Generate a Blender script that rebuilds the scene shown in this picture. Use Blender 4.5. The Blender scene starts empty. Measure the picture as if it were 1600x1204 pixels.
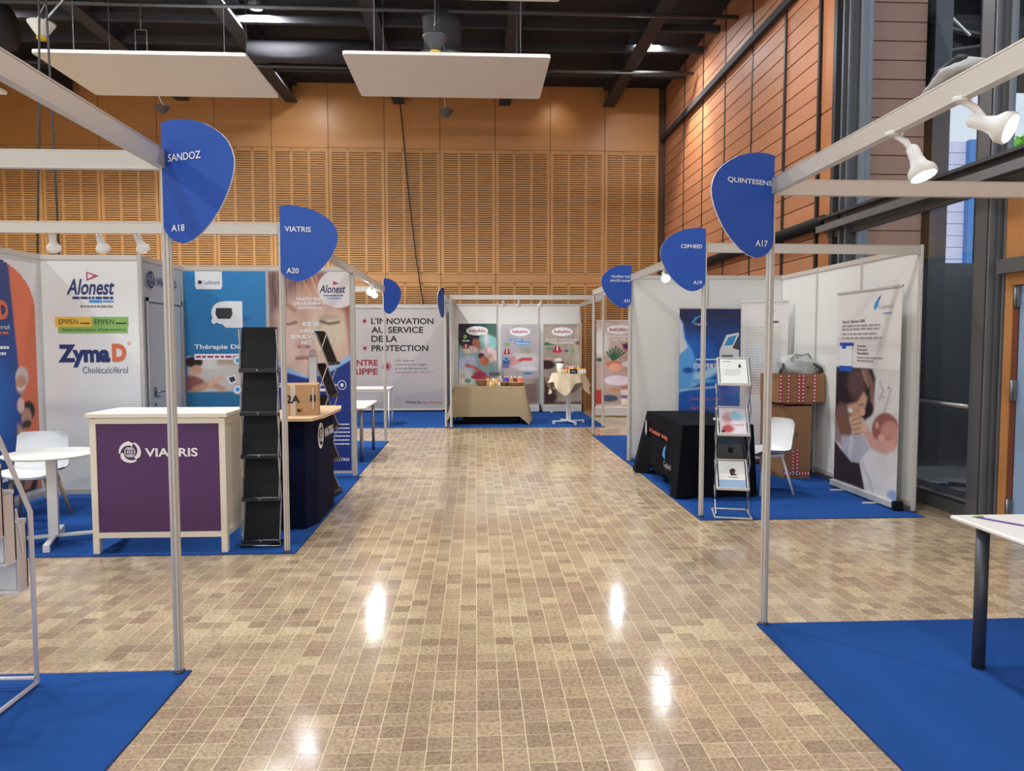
import bpy, math, random
import numpy as np
from mathutils import Matrix, Vector
random.seed(7); R = random.random
PI = math.pi
COL = bpy.context.scene.collection
SC = bpy.context.scene

def lin(c):
    c = c / 255.0
    return c / 12.92 if c <= 0.04045 else ((c + 0.055) / 1.055) ** 2.4
def C(r, g, b, a=1.0): return (lin(r), lin(g), lin(b), a)

# ------------------------------------------------------------------ camera, world, exposure
def make_camera():
    F, yaw, pitch, roll, h = 1139.3, .05, .0587, .001, 1.607
    f = Vector((math.sin(yaw) * math.cos(pitch), math.cos(yaw) * math.cos(pitch), -math.sin(pitch)))
    r = Vector((math.cos(yaw), -math.sin(yaw), 0)); u = r.cross(f)
    r2 = r * math.cos(roll) - u * math.sin(roll); u2 = u * math.cos(roll) + r * math.sin(roll)
    cd = bpy.data.cameras.new('camera'); cd.sensor_width = 36; cd.lens = F / 1600 * 36
    cd.clip_start = .05; cd.clip_end = 200
    cam = bpy.data.objects.new('camera', cd); COL.objects.link(cam)
    cam.matrix_world = Matrix(((r2.x, u2.x, -f.x, 0), (r2.y, u2.y, -f.y, 0), (r2.z, u2.z, -f.z, h), (0, 0, 0, 1)))
    SC.camera = cam
make_camera()
SC.view_settings.view_transform = 'Standard'
SC.view_settings.look = 'None'
SC.view_settings.gamma = 1
SC.view_settings.exposure = 0.32
SC.view_settings.use_curve_mapping = False
SC.cycles.use_denoising = True
SC.cycles.max_bounces = 7
SC.cycles.transparent_max_bounces = 12
SC.cycles.sample_clamp_indirect = 4
SC.cycles.caustics_reflective = False
SC.cycles.caustics_refractive = False

W = bpy.data.worlds.new('world'); SC.world = W; W.use_nodes = True
bg = W.node_tree.nodes['Background']
bg.inputs[0].default_value = (0.86, 0.93, 1.0, 1); bg.inputs[1].default_value = 1.0

LAMP_Z = 7.42
HALL = [(-8.6, -1, 120), (-3.76, -1, 110), (1.5, -1, 90), (-8.6, 4.2, 150), (-3.76, 4.2, 120), (1.5, 4.2, 100), (-8.6, 9.2, 260), (-3.76, 9.2, 230), (1.9, 9.2, 160), (-8.6, 13.13, 330), (-3.76, 13.13, 300), (3.33, 14.33, 190), (-3.76, 15.95, 24)]
def area(name, loc, size, power, col=(.98, 1, 1), rot=(0, 0, 0), shape='DISK', spread=PI):
    l = bpy.data.lights.new(name, 'AREA'); l.shape = shape; l.size = size; l.energy = power; l.color = col; l.spread = spread
    o = bpy.data.objects.new(name, l); COL.objects.link(o); o.location = loc; o.rotation_euler = rot
    return o
for k, (x, y, pw_) in enumerate(HALL):
    area('hall_light', (x, y, LAMP_Z - .1), .2 if y > 15 else .5, pw_)
sun = bpy.data.lights.new('sun', 'SUN'); sun.energy = 4.0; sun.angle = .01; sun.color = (1, .97, .9)
so = bpy.data.objects.new('sun', sun); COL.objects.link(so); so.rotation_euler = Vector((.3, .5, -.8)).to_track_quat('-Z', 'Y').to_euler()
# two wall washers of the hall: one on the tiled wall, one on the timber wall
def spot(name, loc, target, power, angle, col=(1, .9, .75), blend=.5, size=.05):
    l = bpy.data.lights.new(name, 'SPOT'); l.energy = power; l.spot_size = angle; l.spot_blend = blend
    l.shadow_soft_size = size; l.color = col
    o = bpy.data.objects.new(name, l); COL.objects.link(o); o.location = loc
    o.rotation_euler = (Vector(target) - Vector(loc)).to_track_quat('-Z', 'Y').to_euler()
    return o
spot('wall_washer', (3.33, 14.5, 7.3), (4.5, 14.9, 5.2), 260, math.radians(62), (1, .8, .5), .6, .05)
spot('wall_washer', (1.9, 16.4, 7.3), (1.9, 17.4, 6.6), 14, math.radians(70), (1, .85, .6), 1, .05)

# ------------------------------------------------------------------ materials
MATS = {}
def mat(name, col, rough=.5, metal=0, noise=0, nscale=8, bump=0, bscale=40, emit=None, estr=0, spec=None, stretch=None, coat=0):
    if name in MATS: return MATS[name]
    m = bpy.data.materials.new(name); m.use_nodes = True; nt = m.node_tree; b = nt.nodes['Principled BSDF']
    b.inputs['Base Color'].default_value = col; b.inputs['Roughness'].default_value = rough
    b.inputs['Metallic'].default_value = metal
    if coat: b.inputs['Coat Weight'].default_value = coat
    if spec is not None: b.inputs['Specular IOR Level'].default_value = spec
    tc = nt.nodes.new('ShaderNodeTexCoord'); src = tc.outputs['Object']
    if stretch:
        mp = nt.nodes.new('ShaderNodeMapping'); mp.inputs['Scale'].default_value = stretch
        nt.links.new(src, mp.inputs[0]); src = mp.outputs[0]
    nz = nt.nodes.new('ShaderNodeTexNoise'); nz.inputs['Scale'].default_value = nscale; nz.inputs['Detail'].default_value = 4
    nt.links.new(src, nz.inputs['Vector'])
    mx = nt.nodes.new('ShaderNodeMix'); mx.data_type = 'RGBA'
    k = noise if noise else .03
    mx.inputs['A'].default_value = tuple(c * (1 - k) for c in col[:3]) + (1,)
    mx.inputs['B'].default_value = tuple(min(1, c * (1 + k)) for c in col[:3]) + (1,)
    nt.links.new(nz.outputs['Fac'], mx.inputs['Factor']); nt.links.new(mx.outputs['Result'], b.inputs['Base Color'])
    if bump:
        n2 = nt.nodes.new('ShaderNodeTexNoise'); n2.inputs['Scale'].default_value = bscale
        nt.links.new(src, n2.inputs['Vector'])
        bp = nt.nodes.new('ShaderNodeBump'); bp.inputs['Strength'].default_value = bump; bp.inputs['Distance'].default_value = .01
        nt.links.new(n2.outputs['Fac'], bp.inputs['Height']); nt.links.new(bp.outputs[0], b.inputs['Normal'])
    if emit:
        b.inputs['Emission Color'].default_value = emit; b.inputs['Emission Strength'].default_value = estr
    MATS[name] = m
    return m
def M(name): return MATS[name]
mat('aluminium', C(206, 203, 197), .4, .3, .04)
mat('beam_paint', C(202, 195, 187), .45, .1, .03)
mat('panel_white', C(226, 225, 221), .55, 0, .02, 3)
mat('panel_grey', C(178, 180, 184), .5, 0, .02)
mat('carpet_blue', C(36, 80, 150), .95, 0, .12, 260, .5, 500, spec=.1)
mat('carpet_edge', C(22, 44, 92), .95, 0, .1)
mat('sign_blue', C(30, 82, 178), .45, 0, .03)
mat('white_edge', C(225, 225, 225), .5)
mat('white_ink', C(238, 238, 240), .5)
mat('black', C(18, 18, 21), .6, 0, .1, spec=.25)
mat('black_gloss', C(20, 20, 22), .25, 0, .05)
mat('black_cloth', C(17, 18, 25), .92, 0, .15, 20, .3, 300, spec=.1)
mat('navy_cloth', C(12, 18, 48), .9, 0, .1, 20, spec=.15)
mat('beige_cloth', C(170, 153, 122), .95, 0, .06, 12, .2, 200, spec=.1)
mat('cream_cloth', C(214, 200, 172), .95, 0, .05, 12, .2, 200, spec=.1)
mat('steel', C(150, 150, 152), .3, .9, .05)
mat('dark_steel', C(82, 84, 88), .42, .5, .05)
mat('channel_dark', C(58, 50, 48), .5, .2, .05)
mat('frame_grey', C(98, 98, 100), .45, .3, .05)
mat('frame_light', C(128, 132, 138), .35, .5, .05)
mat('white_plastic', C(232, 232, 232), .4, 0, .02)
mat('white_paint', C(226, 226, 228), .4, 0, .02)
mat('table_white', C(232, 229, 222), .35, 0, .02)
mat('cream_paint', C(228, 222, 206), .45, 0, .02)
mat('purple', C(82, 46, 96), .5, 0, .04)
mat('ply', C(214, 178, 138), .5, 0, .1, 6, stretch=(1, 8, 1))
mat('leg_wood', C(176, 146, 116), .5, 0, .15, 10, stretch=(4, 4, .5))
mat('cardboard', C(150, 112, 80), .85, 0, .08, 10, spec=.1)
mat('cardboard_light', C(188, 150, 112), .85, 0, .06, 10, spec=.1)
mat('tape_red', C(176, 58, 62), .4, 0, .05)
mat('tape_clear', C(205, 195, 185), .25, 0, .05)
mat('ink_black', C(32, 30, 34), .6)
mat('ink_navy', C(38, 52, 104), .6)
mat('ink_grey', C(130, 128, 130), .6)
mat('ink_lightgrey', C(176, 176, 180), .6)
mat('ink_red', C(166, 36, 52), .6)
mat('ink_orange', C(220, 110, 70), .6)
mat('ink_gold', C(226, 186, 72), .6)
mat('ink_green', C(132, 176, 92), .6)
mat('pale_green', C(196, 206, 188), .6); mat('pale_blue', C(178, 198, 214), .6); mat('pale_red', C(214, 158, 158), .6); mat('mid_grey', C(152, 148, 150), .6)
mat('ink_cyan', C(60, 150, 215), .6)
mat('ink_magenta', C(176, 62, 104), .6)
mat('ink_purple', C(96, 64, 150), .6)
mat('banner_white', C(226, 220, 218), .6, 0, .02)
mat('bag_grey', C(170, 170, 170), .5, 0, .12, 9, .8, 14)
mat('ceiling_black', C(46, 46, 50), .8, 0, .15, 2, spec=.2)
mat('beam_black', C(58, 58, 63), .7, 0, .1, 3, spec=.2)
mat('cable_black', C(26, 24, 24), .6)
mat('cloud_white', C(222, 220, 216), .8, 0, .03, 3, spec=.2)
mat('yellow', C(210, 180, 40), .5)
mat('brown_red', C(112, 62, 48), .5)
mat('concrete', C(150, 150, 150), .8, 0, .1, 3)
mat('siding_lilac', C(205, 208, 235), .6, 0, .03)
mat('post_blue', C(60, 130, 200), .5, 0, .03)
mat('door_blue', C(140, 168, 200), .45, 0, .03)
mat('leaf', C(96, 190, 60), .6, 0, .3, 3)
mat('bark', C(90, 70, 50), .8, 0, .2)
mat('basket', C(150, 112, 72), .8, 0, .25, 60, .5, 120)
mat('lamp_glow', C(255, 255, 255), .5, emit=(.92, .97, 1, 1), estr=24)
mat('hall_lamp_glow', C(255, 255, 255), .5, emit=(1, .98, .94, 1), estr=14)
def wood(name, a, b_, sc=(1, 1, 1), rough=.42, var=.1):
    if name in MATS: return MATS[name]
    m = bpy.data.materials.new(name); m.use_nodes = True; nt = m.node_tree; b = nt.nodes['Principled BSDF']
    tc = nt.nodes.new('ShaderNodeTexCoord'); mp = nt.nodes.new('ShaderNodeMapping'); mp.inputs['Scale'].default_value = sc
    nz = nt.nodes.new('ShaderNodeTexNoise'); nz.inputs['Scale'].default_value = 3; nz.inputs['Detail'].default_value = 6; nz.inputs['Roughness'].default_value = .6
    nt.links.new(tc.outputs['Object'], mp.inputs[0]); nt.links.new(mp.outputs[0], nz.inputs['Vector'])
    oi = nt.nodes.new('ShaderNodeObjectInfo')
    mx = nt.nodes.new('ShaderNodeMix'); mx.data_type = 'RGBA'; mx.inputs['A'].default_value = a; mx.inputs['B'].default_value = b_
    nt.links.new(nz.outputs['Fac'], mx.inputs['Factor'])
    hs = nt.nodes.new('ShaderNodeHueSaturation')
    ma = nt.nodes.new('ShaderNodeMath'); ma.operation = 'MULTIPLY_ADD'; ma.inputs[1].default_value = var * 2; ma.inputs[2].default_value = 1 - var
    nt.links.new(oi.outputs['Random'], ma.inputs[0]); nt.links.new(ma.outputs[0], hs.inputs['Value'])
    nt.links.new(mx.outputs['Result'], hs.inputs['Color']); nt.links.new(hs.outputs[0], b.inputs['Base Color'])
    b.inputs['Roughness'].default_value = rough
    MATS[name] = m; return m
wood('timber_plain', C(184, 130, 76), C(202, 146, 90), (.5, .5, 7), .4, .05)
wood('timber_slat', C(188, 137, 80), C(203, 152, 95), (.5, .5, 7), .5, .05)
wood('timber_back', C(96, 58, 32), C(106, 66, 38), (1, 1, 1), .7, 0)
wood('terracotta', C(168, 112, 80), C(182, 126, 92), (2, 2, 2), .55, .07)
wood('terracotta_lightened', C(190, 146, 126), C(204, 160, 138), (2, 2, 2), .6, .05)  # niche boards: colour lightened to imitate the reflection in the glass
wood('column_orange', C(174, 112, 72), C(178, 116, 76), (1, 1, 1), .5, .02)
wood('door_wood', C(176, 120, 68), C(196, 136, 80), (6, 6, .6), .45, .02)

def attr_mat(name, rough=.5, spec=.3, use_obj=False, stone=False, coat=0):
    m = bpy.data.materials.new(name); m.use_nodes = True; nt = m.node_tree; b = nt.nodes['Principled BSDF']
    if use_obj:
        n = nt.nodes.new('ShaderNodeObjectInfo'); src = n.outputs['Color']
    else:
        n = nt.nodes.new('ShaderNodeAttribute'); n.attribute_name = 'Col'; src = n.outputs['Color']
    b.inputs['Roughness'].default_value = rough; b.inputs['Specular IOR Level'].default_value = spec
    if stone:
        tc = nt.nodes.new('ShaderNodeNewGeometry')
        nz = nt.nodes.new('ShaderNodeTexNoise'); nz.inputs['Scale'].default_value = 55; nz.inputs['Detail'].default_value = 8; nz.inputs['Roughness'].default_value = .7
        nt.links.new(tc.outputs['Position'], nz.inputs['Vector'])
        cr = nt.nodes.new('ShaderNodeValToRGB')
        cr.color_ramp.elements[0].position = .38; cr.color_ramp.elements[0].color = (.5, .47, .45, 1)
        cr.color_ramp.elements[1].position = .56; cr.color_ramp.elements[1].color = (1.06, 1.05, 1.03, 1)
        nt.links.new(nz.outputs['Fac'], cr.inputs[0])
        mx = nt.nodes.new('ShaderNodeMix'); mx.data_type = 'RGBA'; mx.blend_type = 'MULTIPLY'; mx.inputs['Factor'].default_value = .8
        nt.links.new(src, mx.inputs['A']); nt.links.new(cr.outputs[0], mx.inputs['B']); src = mx.outputs['Result']
        n3 = nt.nodes.new('ShaderNodeTexNoise'); n3.inputs['Scale'].default_value = 5; n3.inputs['Detail'].default_value = 3
        nt.links.new(tc.outputs['Position'], n3.inputs['Vector'])
        mr = nt.nodes.new('ShaderNodeMapRange'); mr.inputs['To Min'].default_value = max(.03, rough - .06); mr.inputs['To Max'].default_value = rough + .1
        nt.links.new(n3.outputs['Fac'], mr.inputs[0]); nt.links.new(mr.outputs[0], b.inputs['Roughness'])
        bp = nt.nodes.new('ShaderNodeBump'); bp.inputs['Strength'].default_value = .08; bp.inputs['Distance'].default_value = .01
        nt.links.new(n3.outputs['Fac'], bp.inputs['Height']); nt.links.new(bp.outputs[0], b.inputs['Normal'])
    nt.links.new(src, b.inputs['Base Color'])
    MATS[name] = m; return m
attr_mat('printed_picture', .5, .3)
attr_mat('stone_tile', .11, .5, True, True)
attr_mat('stone_tile_far', .11, .5, False, True)
mat('grout', C(214, 196, 162), .5, 0, .08, 30)
def glass_mat(name, tint, gl=.08):
    m = bpy.data.materials.new(name); m.use_nodes = True; nt = m.node_tree
    nt.nodes.remove(nt.nodes['Principled BSDF']); out = nt.nodes['Material Output']
    t = nt.nodes.new('ShaderNodeBsdfTransparent'); t.inputs[0].default_value = tint
    g = nt.nodes.new('ShaderNodeBsdfGlossy'); g.inputs['Roughness'].default_value = .02
    fr = nt.nodes.new('ShaderNodeLayerWeight'); fr.inputs[0].default_value = .5
    pw = nt.nodes.new('ShaderNodeMath'); pw.operation = 'POWER'; pw.inputs[1].default_value = 5; nt.links.new(fr.outputs['Facing'], pw.inputs[0])
    mm = nt.nodes.new('ShaderNodeMath'); mm.operation = 'MULTIPLY_ADD'; mm.inputs[1].default_value = .8; mm.inputs[2].default_value = gl; nt.links.new(pw.outputs[0], mm.inputs[0])
    ms = nt.nodes.new('ShaderNodeMixShader'); nt.links.new(mm.outputs[0], ms.inputs[0])
    nt.links.new(t.outputs[0], ms.inputs[1]); nt.links.new(g.outputs[0], ms.inputs[2]); nt.links.new(ms.outputs[0], out.inputs[0])
    MATS[name] = m; return m
glass_mat('window_glass', (.84, .87, .9, 1)); glass_mat('acrylic', (.86, .88, .9, 1))

# ------------------------------------------------------------------ mesh builder
class MB:
    def __init__(s): s.v = []; s.f = []; s.m = []; s.mats = []; s.sm = []
    def mi(s, m):
        m = M(m) if isinstance(m, str) else m
        if m not in s.mats: s.mats.append(m)
        return s.mats.index(m)
    def add(s, vs, fs, m, T=None, smooth=False):
        o = len(s.v); k = s.mi(m)
        for p in vs:
            s.v.append(tuple(T @ Vector(p)) if T is not None else tuple(p))
        for f in fs: s.f.append([i + o for i in f]); s.m.append(k); s.sm.append(smooth)
        return s
    def box(s, x0, x1, y0, y1, z0, z1, m, T=None, bev=0):
        if bev:
            b = bev
            vs = []; 
            for (z, i) in ((z0, b), (z0 + b, 0), (z1 - b, 0), (z1, b)):
                vs += [(x0 + i, y0 + i, z), (x1 - i, y0 + i, z), (x1 - i, y1 - i, z), (x0 + i, y1 - i, z)]
            fs = [(3, 2, 1, 0), (12, 13, 14, 15)]
            for r in range(3):
                for k in range(4): fs.append((r * 4 + k, r * 4 + (k + 1) % 4, r * 4 + 4 + (k + 1) % 4, r * 4 + 4 + k))
            return s.add(vs, fs, m, T)
        vs = [(x0, y0, z0), (x1, y0, z0), (x1, y1, z0), (x0, y1, z0), (x0, y0, z1), (x1, y0, z1), (x1, y1, z1), (x0, y1, z1)]
        fs = [(3, 2, 1, 0), (4, 5, 6, 7), (0, 1, 5, 4), (1, 2, 6, 5), (2, 3, 7, 6), (3, 0, 4, 7)]
        return s.add(vs, fs, m, T)
    def tube(s, pts, r, m, n=8, T=None, caps=True):
        pts = [Vector(p) for p in pts]; rr = r if isinstance(r, (list, tuple)) else [r] * len(pts)
        vs = []; fs = []; up = None
        for i, p in enumerate(pts):
            a = (pts[min(i + 1, len(pts) - 1)] - pts[max(i - 1, 0)]).normalized()
            if up is None: up = Vector((0, 0, 1)) if abs(a.z) < .9 else Vector((1, 0, 0))
            e = a.cross(up).normalized(); g = e.cross(a).normalized(); up = g
            for k in range(n):
                t = 2 * PI * (k + .5) / n
                vs.append(p + (e * math.cos(t) + g * math.sin(t)) * rr[i])
        for i in range(len(pts) - 1):
            for k in range(n): fs.append((i * n + k, i * n + (k + 1) % n, (i + 1) * n + (k + 1) % n, (i + 1) * n + k))
        if caps: fs.append(tuple(range(n - 1, -1, -1))); fs.append(tuple(range((len(pts) - 1) * n, len(pts) * n)))
        return s.add(vs, fs, m, T, smooth=(n > 6))
    def lathe(s, prof, m, n=20, T=None, c=(0, 0)):
        vs = []; fs = []
        for (r, z) in prof:
            for k in range(n): vs.append((c[0] + r * math.cos(2 * PI * k / n), c[1] + r * math.sin(2 * PI * k / n), z))
        for i in range(len(prof) - 1):
            for k in range(n): fs.append((i * n + k, i * n + (k + 1) % n, (i + 1) * n + (k + 1) % n, (i + 1) * n + k))
        fs.append(tuple(range(n - 1, -1, -1))); fs.append(tuple(range((len(prof) - 1) * n, len(prof) * n)))
        return s.add(vs, fs, m, T, smooth=True)
    def prism(s, poly, d0, d1, m, T, m_side=None):
        """poly: 2-D points (x,z) extruded along y from d0 to d1"""
        n = len(poly); vs = [(p[0], d0, p[1]) for p in poly] + [(p[0], d1, p[1]) for p in poly]
        s.add(vs, [tuple(range(n)), tuple(range(2 * n - 1, n - 1, -1))], m, T)
        s.add(vs, [(k, (k + 1) % n, n + (k + 1) % n, n + k)[::-1] for k in range(n)], m_side or m, T)
        return s
    def grid(s, P, m, T=None, smooth=True):
        nr, nc = len(P), len(P[0]); vs = [p for r in P for p in r]
        fs = [(i * nc + j, i * nc + j + 1, (i + 1) * nc + j + 1, (i + 1) * nc + j) for i in range(nr - 1) for j in range(nc - 1)]
        return s.add(vs, fs, m, T, smooth)
    def mesh(s, name):
        me = bpy.data.meshes.new(name); me.from_pydata(s.v, [], s.f)
        for m in s.mats: me.materials.append(m)
        me.polygons.foreach_set('material_index', s.m); me.polygons.foreach_set('use_smooth', s.sm)
        me.update(); return me

def link(name, me, parent=None, world=True):
    o = bpy.data.objects.new(name, me); COL.objects.link(o)
    if parent is not None:
        o.parent = parent
        if world:
            b = parent
            t = Vector((0, 0, 0))
            while b is not None: t += b.location; b = b.parent
            o.location = -t
    return o
def obj(name, mb, parent=None, world=True): return link(name, mb.mesh(name), parent, world)
def tag(o, label=None, cat=None, group=None, kind=None):
    if label: o['label'] = label
    if cat: o['category'] = cat
    if group: o['group'] = group
    if kind: o['kind'] = kind
    return o
def thing(name, loc, label, cat, group=None, rz=0):
    o = bpy.data.objects.new(name, None); COL.objects.link(o); o.location = loc; o.rotation_euler = (0, 0, rz); o.empty_display_size = .1
    return tag(o, label, cat, group)
def copy_tree(o, parent=None):
    c = o.copy(); COL.objects.link(c)
    if parent is not None: c.parent = parent
    for ch in list(o.children): copy_tree(ch, c)
    return c
def struct(name, mb, parent=None):
    o = obj(name, mb, parent)
    if parent is None: o['kind'] = 'structure'
    return o

# ------------------------------------------------------------------ flat print: text, shapes, painted pictures
_T = {}
def text_mesh(s, bold=0.0):
    key = (s, bold)
    if key not in _T:
        cu = bpy.data.curves.new('t', 'FONT'); cu.body = s; cu.size = 1; cu.resolution_u = 3; cu.offset = bold; cu.fill_mode = 'FRONT'
        o = bpy.data.objects.new('t', cu); COL.objects.link(o)
        me = bpy.data.meshes.new_from_object(o)
        v = [tuple(p.co) for p in me.vertices]; f = [tuple(p.vertices) for p in me.polygons]
        bpy.data.objects.remove(o); bpy.data.curves.remove(cu); bpy.data.meshes.remove(me)
        xs = [p[0] for p in v]; ys = [p[1] for p in v]
        x0, x1, y0, y1 = min(xs), max(xs), min(ys), max(ys)
        v = [((p[0] - x0) / (x1 - x0), (p[1] - y0) / (y1 - y0)) for p in v]
        _T[key] = (v, f)
    return _T[key]

class Face:
    """a printed plane: origin = top-left corner, u to the right, v down (both 0..1), n towards the reader"""
    def __init__(s, tl, right, down, w, h):
        s.o = Vector(tl); s.r = Vector(right).normalized(); s.d = Vector(down).normalized(); s.w = w; s.h = h
        s.n = s.d.cross(s.r).normalized()
        s.mb = {}; s.items = []
    def P(s, u, v, L=0): return s.o + s.r * (u * s.w) + s.d * (v * s.h) + s.n * (.0012 + L * .0009)
    def B(s, part):
        if part in ('logo', 'fine_print', 'card_holder', 'emblem'): return s.mb.setdefault(part, MB())
        mb = MB(); s.items.append((part, mb)); return mb
    def rect(s, u0, v0, u1, v1, m, part='printed_shape', L=1):
        s.B(part).add([s.P(u0, v1, L), s.P(u1, v1, L), s.P(u1, v0, L), s.P(u0, v0, L)], [(0, 1, 2, 3)], m)
    def poly(s, pts, m, part='printed_shape', L=1):
        s.B(part).add([s.P(u, v, L) for u, v in pts], [tuple(range(len(pts)))], m)
    def ell(s, cx, cy, rx, ry, m, part='printed_shape', L=1, n=24, inner=None):
        pts = [(cx + rx * math.cos(2 * PI * k / n), cy + ry * math.sin(2 * PI * k / n)) for k in range(n)]
        if inner is None: s.poly(pts, m, part, L)
        else:
            q = [(cx + rx * inner * math.cos(2 * PI * k / n), cy + ry * inner * math.sin(2 * PI * k / n)) for k in range(n)]
            s.B(part).add([s.P(u, v, L) for u, v in pts + q], [(k, (k + 1) % n, n + (k + 1) % n, n + k) for k in range(n)], m)
    def text(s, t, u0, v0, u1, v1, m, bold=.012, part='lettering', L=2, shear=0):
        v, f = text_mesh(t, bold)
        s.B(part).add([s.P(u0 + (u1 - u0) * x + shear * y, v1 - (v1 - v0) * y, L) for x, y in v], f, m)
    def words(s, u0, v0, u1, m, hgt, seed=1, part='fine_print', L=2):
        rr = random.Random(seed); u = u0
        while u < u1 - .01:
            w = min((u1 - u0) * (.05 + .13 * rr.random()), u1 - u)
            s.rect(u, v0, u + w, v0 + hgt, m, part, L); u += w + (u1 - u0) * .025
    def paint(s, ops, nx, ny, u0=0, v0=0, u1=1, v1=1, part='picture', L=0, mask=None):
        asp = (v1 - v0) * s.h / ((u1 - u0) * s.w)
        X, Y = np.meshgrid(np.linspace(0, 1, nx + 1), np.linspace(0, 1, ny + 1))
        img = np.zeros((ny + 1, nx + 1, 3))
        def mixin(a, c):
            c = np.array(C(*c)[:3]); img[:] = img * (1 - a[..., None]) + c * a[..., None]
        def sm(d, soft): return np.clip(.5 - d / soft, 0, 1)
        for op in ops:
            k = op[0]
            if k == 'bg': img[:] = np.array(C(*op[1])[:3])
            elif k == 'g':
                t = np.clip((Y - op[3]) / (op[4] - op[3]), 0, 1)[..., None]
                img[:] = np.array(C(*op[1])[:3]) * (1 - t) + np.array(C(*op[2])[:3]) * t
            elif k == 'e':
                _, cx, cy, rx, ry, rot, c = op[:7]; soft = op[7] if len(op) > 7 else .15
                dx, dy = X - cx, (Y - cy) * asp; a = math.radians(rot)
                ex = (dx * math.cos(a) + dy * math.sin(a)) / rx; ey = (-dx * math.sin(a) + dy * math.cos(a)) / ry
                mixin(sm(np.sqrt(ex * ex + ey * ey) - 1, soft), c)
            elif k in 'pl':
                pts = np.array(op[1], float) * [1, asp]; x, y = X, Y * asp
                d = np.full(X.shape, 1e9); ins = np.zeros(X.shape, bool); n = len(pts)
                for i in range(n if k == 'p' else n - 1):
                    a, b = pts[i], pts[(i + 1) % n]; e = b - a
                    t = np.clip(((x - a[0]) * e[0] + (y - a[1]) * e[1]) / (e @ e + 1e-12), 0, 1)
                    d = np.minimum(d, np.hypot(x - a[0] - t * e[0], y - a[1] - t * e[1]))
                    if k == 'p':
                        c1 = (a[1] > y) != (b[1] > y)
                        with np.errstate(divide='ignore', invalid='ignore'):
                            xi = (b[0] - a[0]) * (y - a[1]) / (b[1] - a[1] + 1e-12) + a[0]
                        ins ^= c1 & (x < xi)
                if k == 'p':
                    soft = op[3] if len(op) > 3 else .02; mixin(sm(np.where(ins, -d, d), soft), op[2])
                else:
                    soft = op[4] if len(op) > 4 else .015; mixin(sm(d - op[2], soft), op[3])
            elif k == 'n':
                g = np.random.RandomState(op[3]); q = g.rand(op[2] + 2, op[2] + 2)
                fx, fy = X * op[2], Y * op[2]; ix, iy = fx.astype(int), fy.astype(int); tx, ty = fx - ix, fy - iy
                v = (q[iy, ix] * (1 - tx) + q[iy, ix + 1] * tx) * (1 - ty) + (q[iy + 1, ix] * (1 - tx) + q[iy + 1, ix + 1] * tx) * ty
                img *= (1 + op[1] * (v - .5) * 2)[..., None]
        img = np.clip(img, 0, 1)
        base = [s.P(u0 + (u1 - u0) * i / nx, v0 + (v1 - v0) * j / ny, L) for j in range(ny + 1) for i in range(nx + 1)]
        fs = []
        for j in range(ny):
            for i in range(nx):
                if mask and not mask((i + .5) / nx, (j + .5) / ny): continue
                a = j * (nx + 1) + i; fs.append((a + nx + 1, a + nx + 2, a + 1, a))
        me = bpy.data.meshes.new(part); me.from_pydata([tuple(p) for p in base], [], fs)
        at = me.color_attributes.new('Col', 'FLOAT_COLOR', 'POINT')
        col = np.ones(((ny + 1) * (nx + 1), 4), 'f'); col[:, :3] = img.reshape(-1, 3); at.data.foreach_set('color', col.ravel())
        me.materials.append(M('printed_picture')); s.pic = getattr(s, 'pic', []) + [(part, me)]
    def build(s, parent, world=True):
        for part, me in getattr(s, 'pic', []): link(part, me, parent, world)
        for part, mb in list(s.mb.items()) + s.items:
            o = obj(part, mb, parent, world)
            if part == 'fine_print': o['kind'] = 'stuff'

WHITE = 'white_ink'

# ================================================================== THE SETTING
XR = 4.5; YB = 17.4; ZC = 7.6; XL = -14.0; YN = -6.0
# ---- floor: grout slab, the 300 nearest tiles one by one, the rest joined
fl = MB(); fl.box(XL, XR + .3, YN, YB + .2, -.2, -.0005, 'grout')
floor = struct('floor', fl)
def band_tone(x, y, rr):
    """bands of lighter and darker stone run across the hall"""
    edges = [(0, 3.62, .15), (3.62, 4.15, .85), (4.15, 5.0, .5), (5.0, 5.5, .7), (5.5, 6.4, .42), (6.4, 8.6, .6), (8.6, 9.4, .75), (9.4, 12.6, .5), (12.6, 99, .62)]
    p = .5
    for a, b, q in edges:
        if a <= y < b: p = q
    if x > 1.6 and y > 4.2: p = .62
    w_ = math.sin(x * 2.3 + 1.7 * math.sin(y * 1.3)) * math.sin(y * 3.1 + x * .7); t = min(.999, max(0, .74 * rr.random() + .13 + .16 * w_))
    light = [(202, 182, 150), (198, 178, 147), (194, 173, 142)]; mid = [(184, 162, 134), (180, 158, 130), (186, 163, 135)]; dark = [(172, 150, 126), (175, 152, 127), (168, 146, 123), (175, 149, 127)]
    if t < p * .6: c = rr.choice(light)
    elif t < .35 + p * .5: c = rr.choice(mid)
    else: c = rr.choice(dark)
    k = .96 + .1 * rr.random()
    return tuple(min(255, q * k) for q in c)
tile_meshes = []
for k in range(4):
    m_ = MB(); m_.box(-.048, .048, -.048, .048, -.012, 0, 'stone_tile'); me = m_.mesh('tile')
    tile_meshes.append(me)
rr = random.Random(3); near = set(); T = .1
for j in range(10):
    for i in range(30):
        ix, iy = -14 + i, 26 + j; near.add((ix, iy))
        o = bpy.data.objects.new('tile', tile_meshes[0]); COL.objects.link(o); o.parent = floor
        x, y = (ix + .5) * T, (iy + .5) * T
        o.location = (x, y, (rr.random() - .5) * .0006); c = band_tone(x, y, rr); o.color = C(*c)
vs = []; fs = []; cols = []
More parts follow.
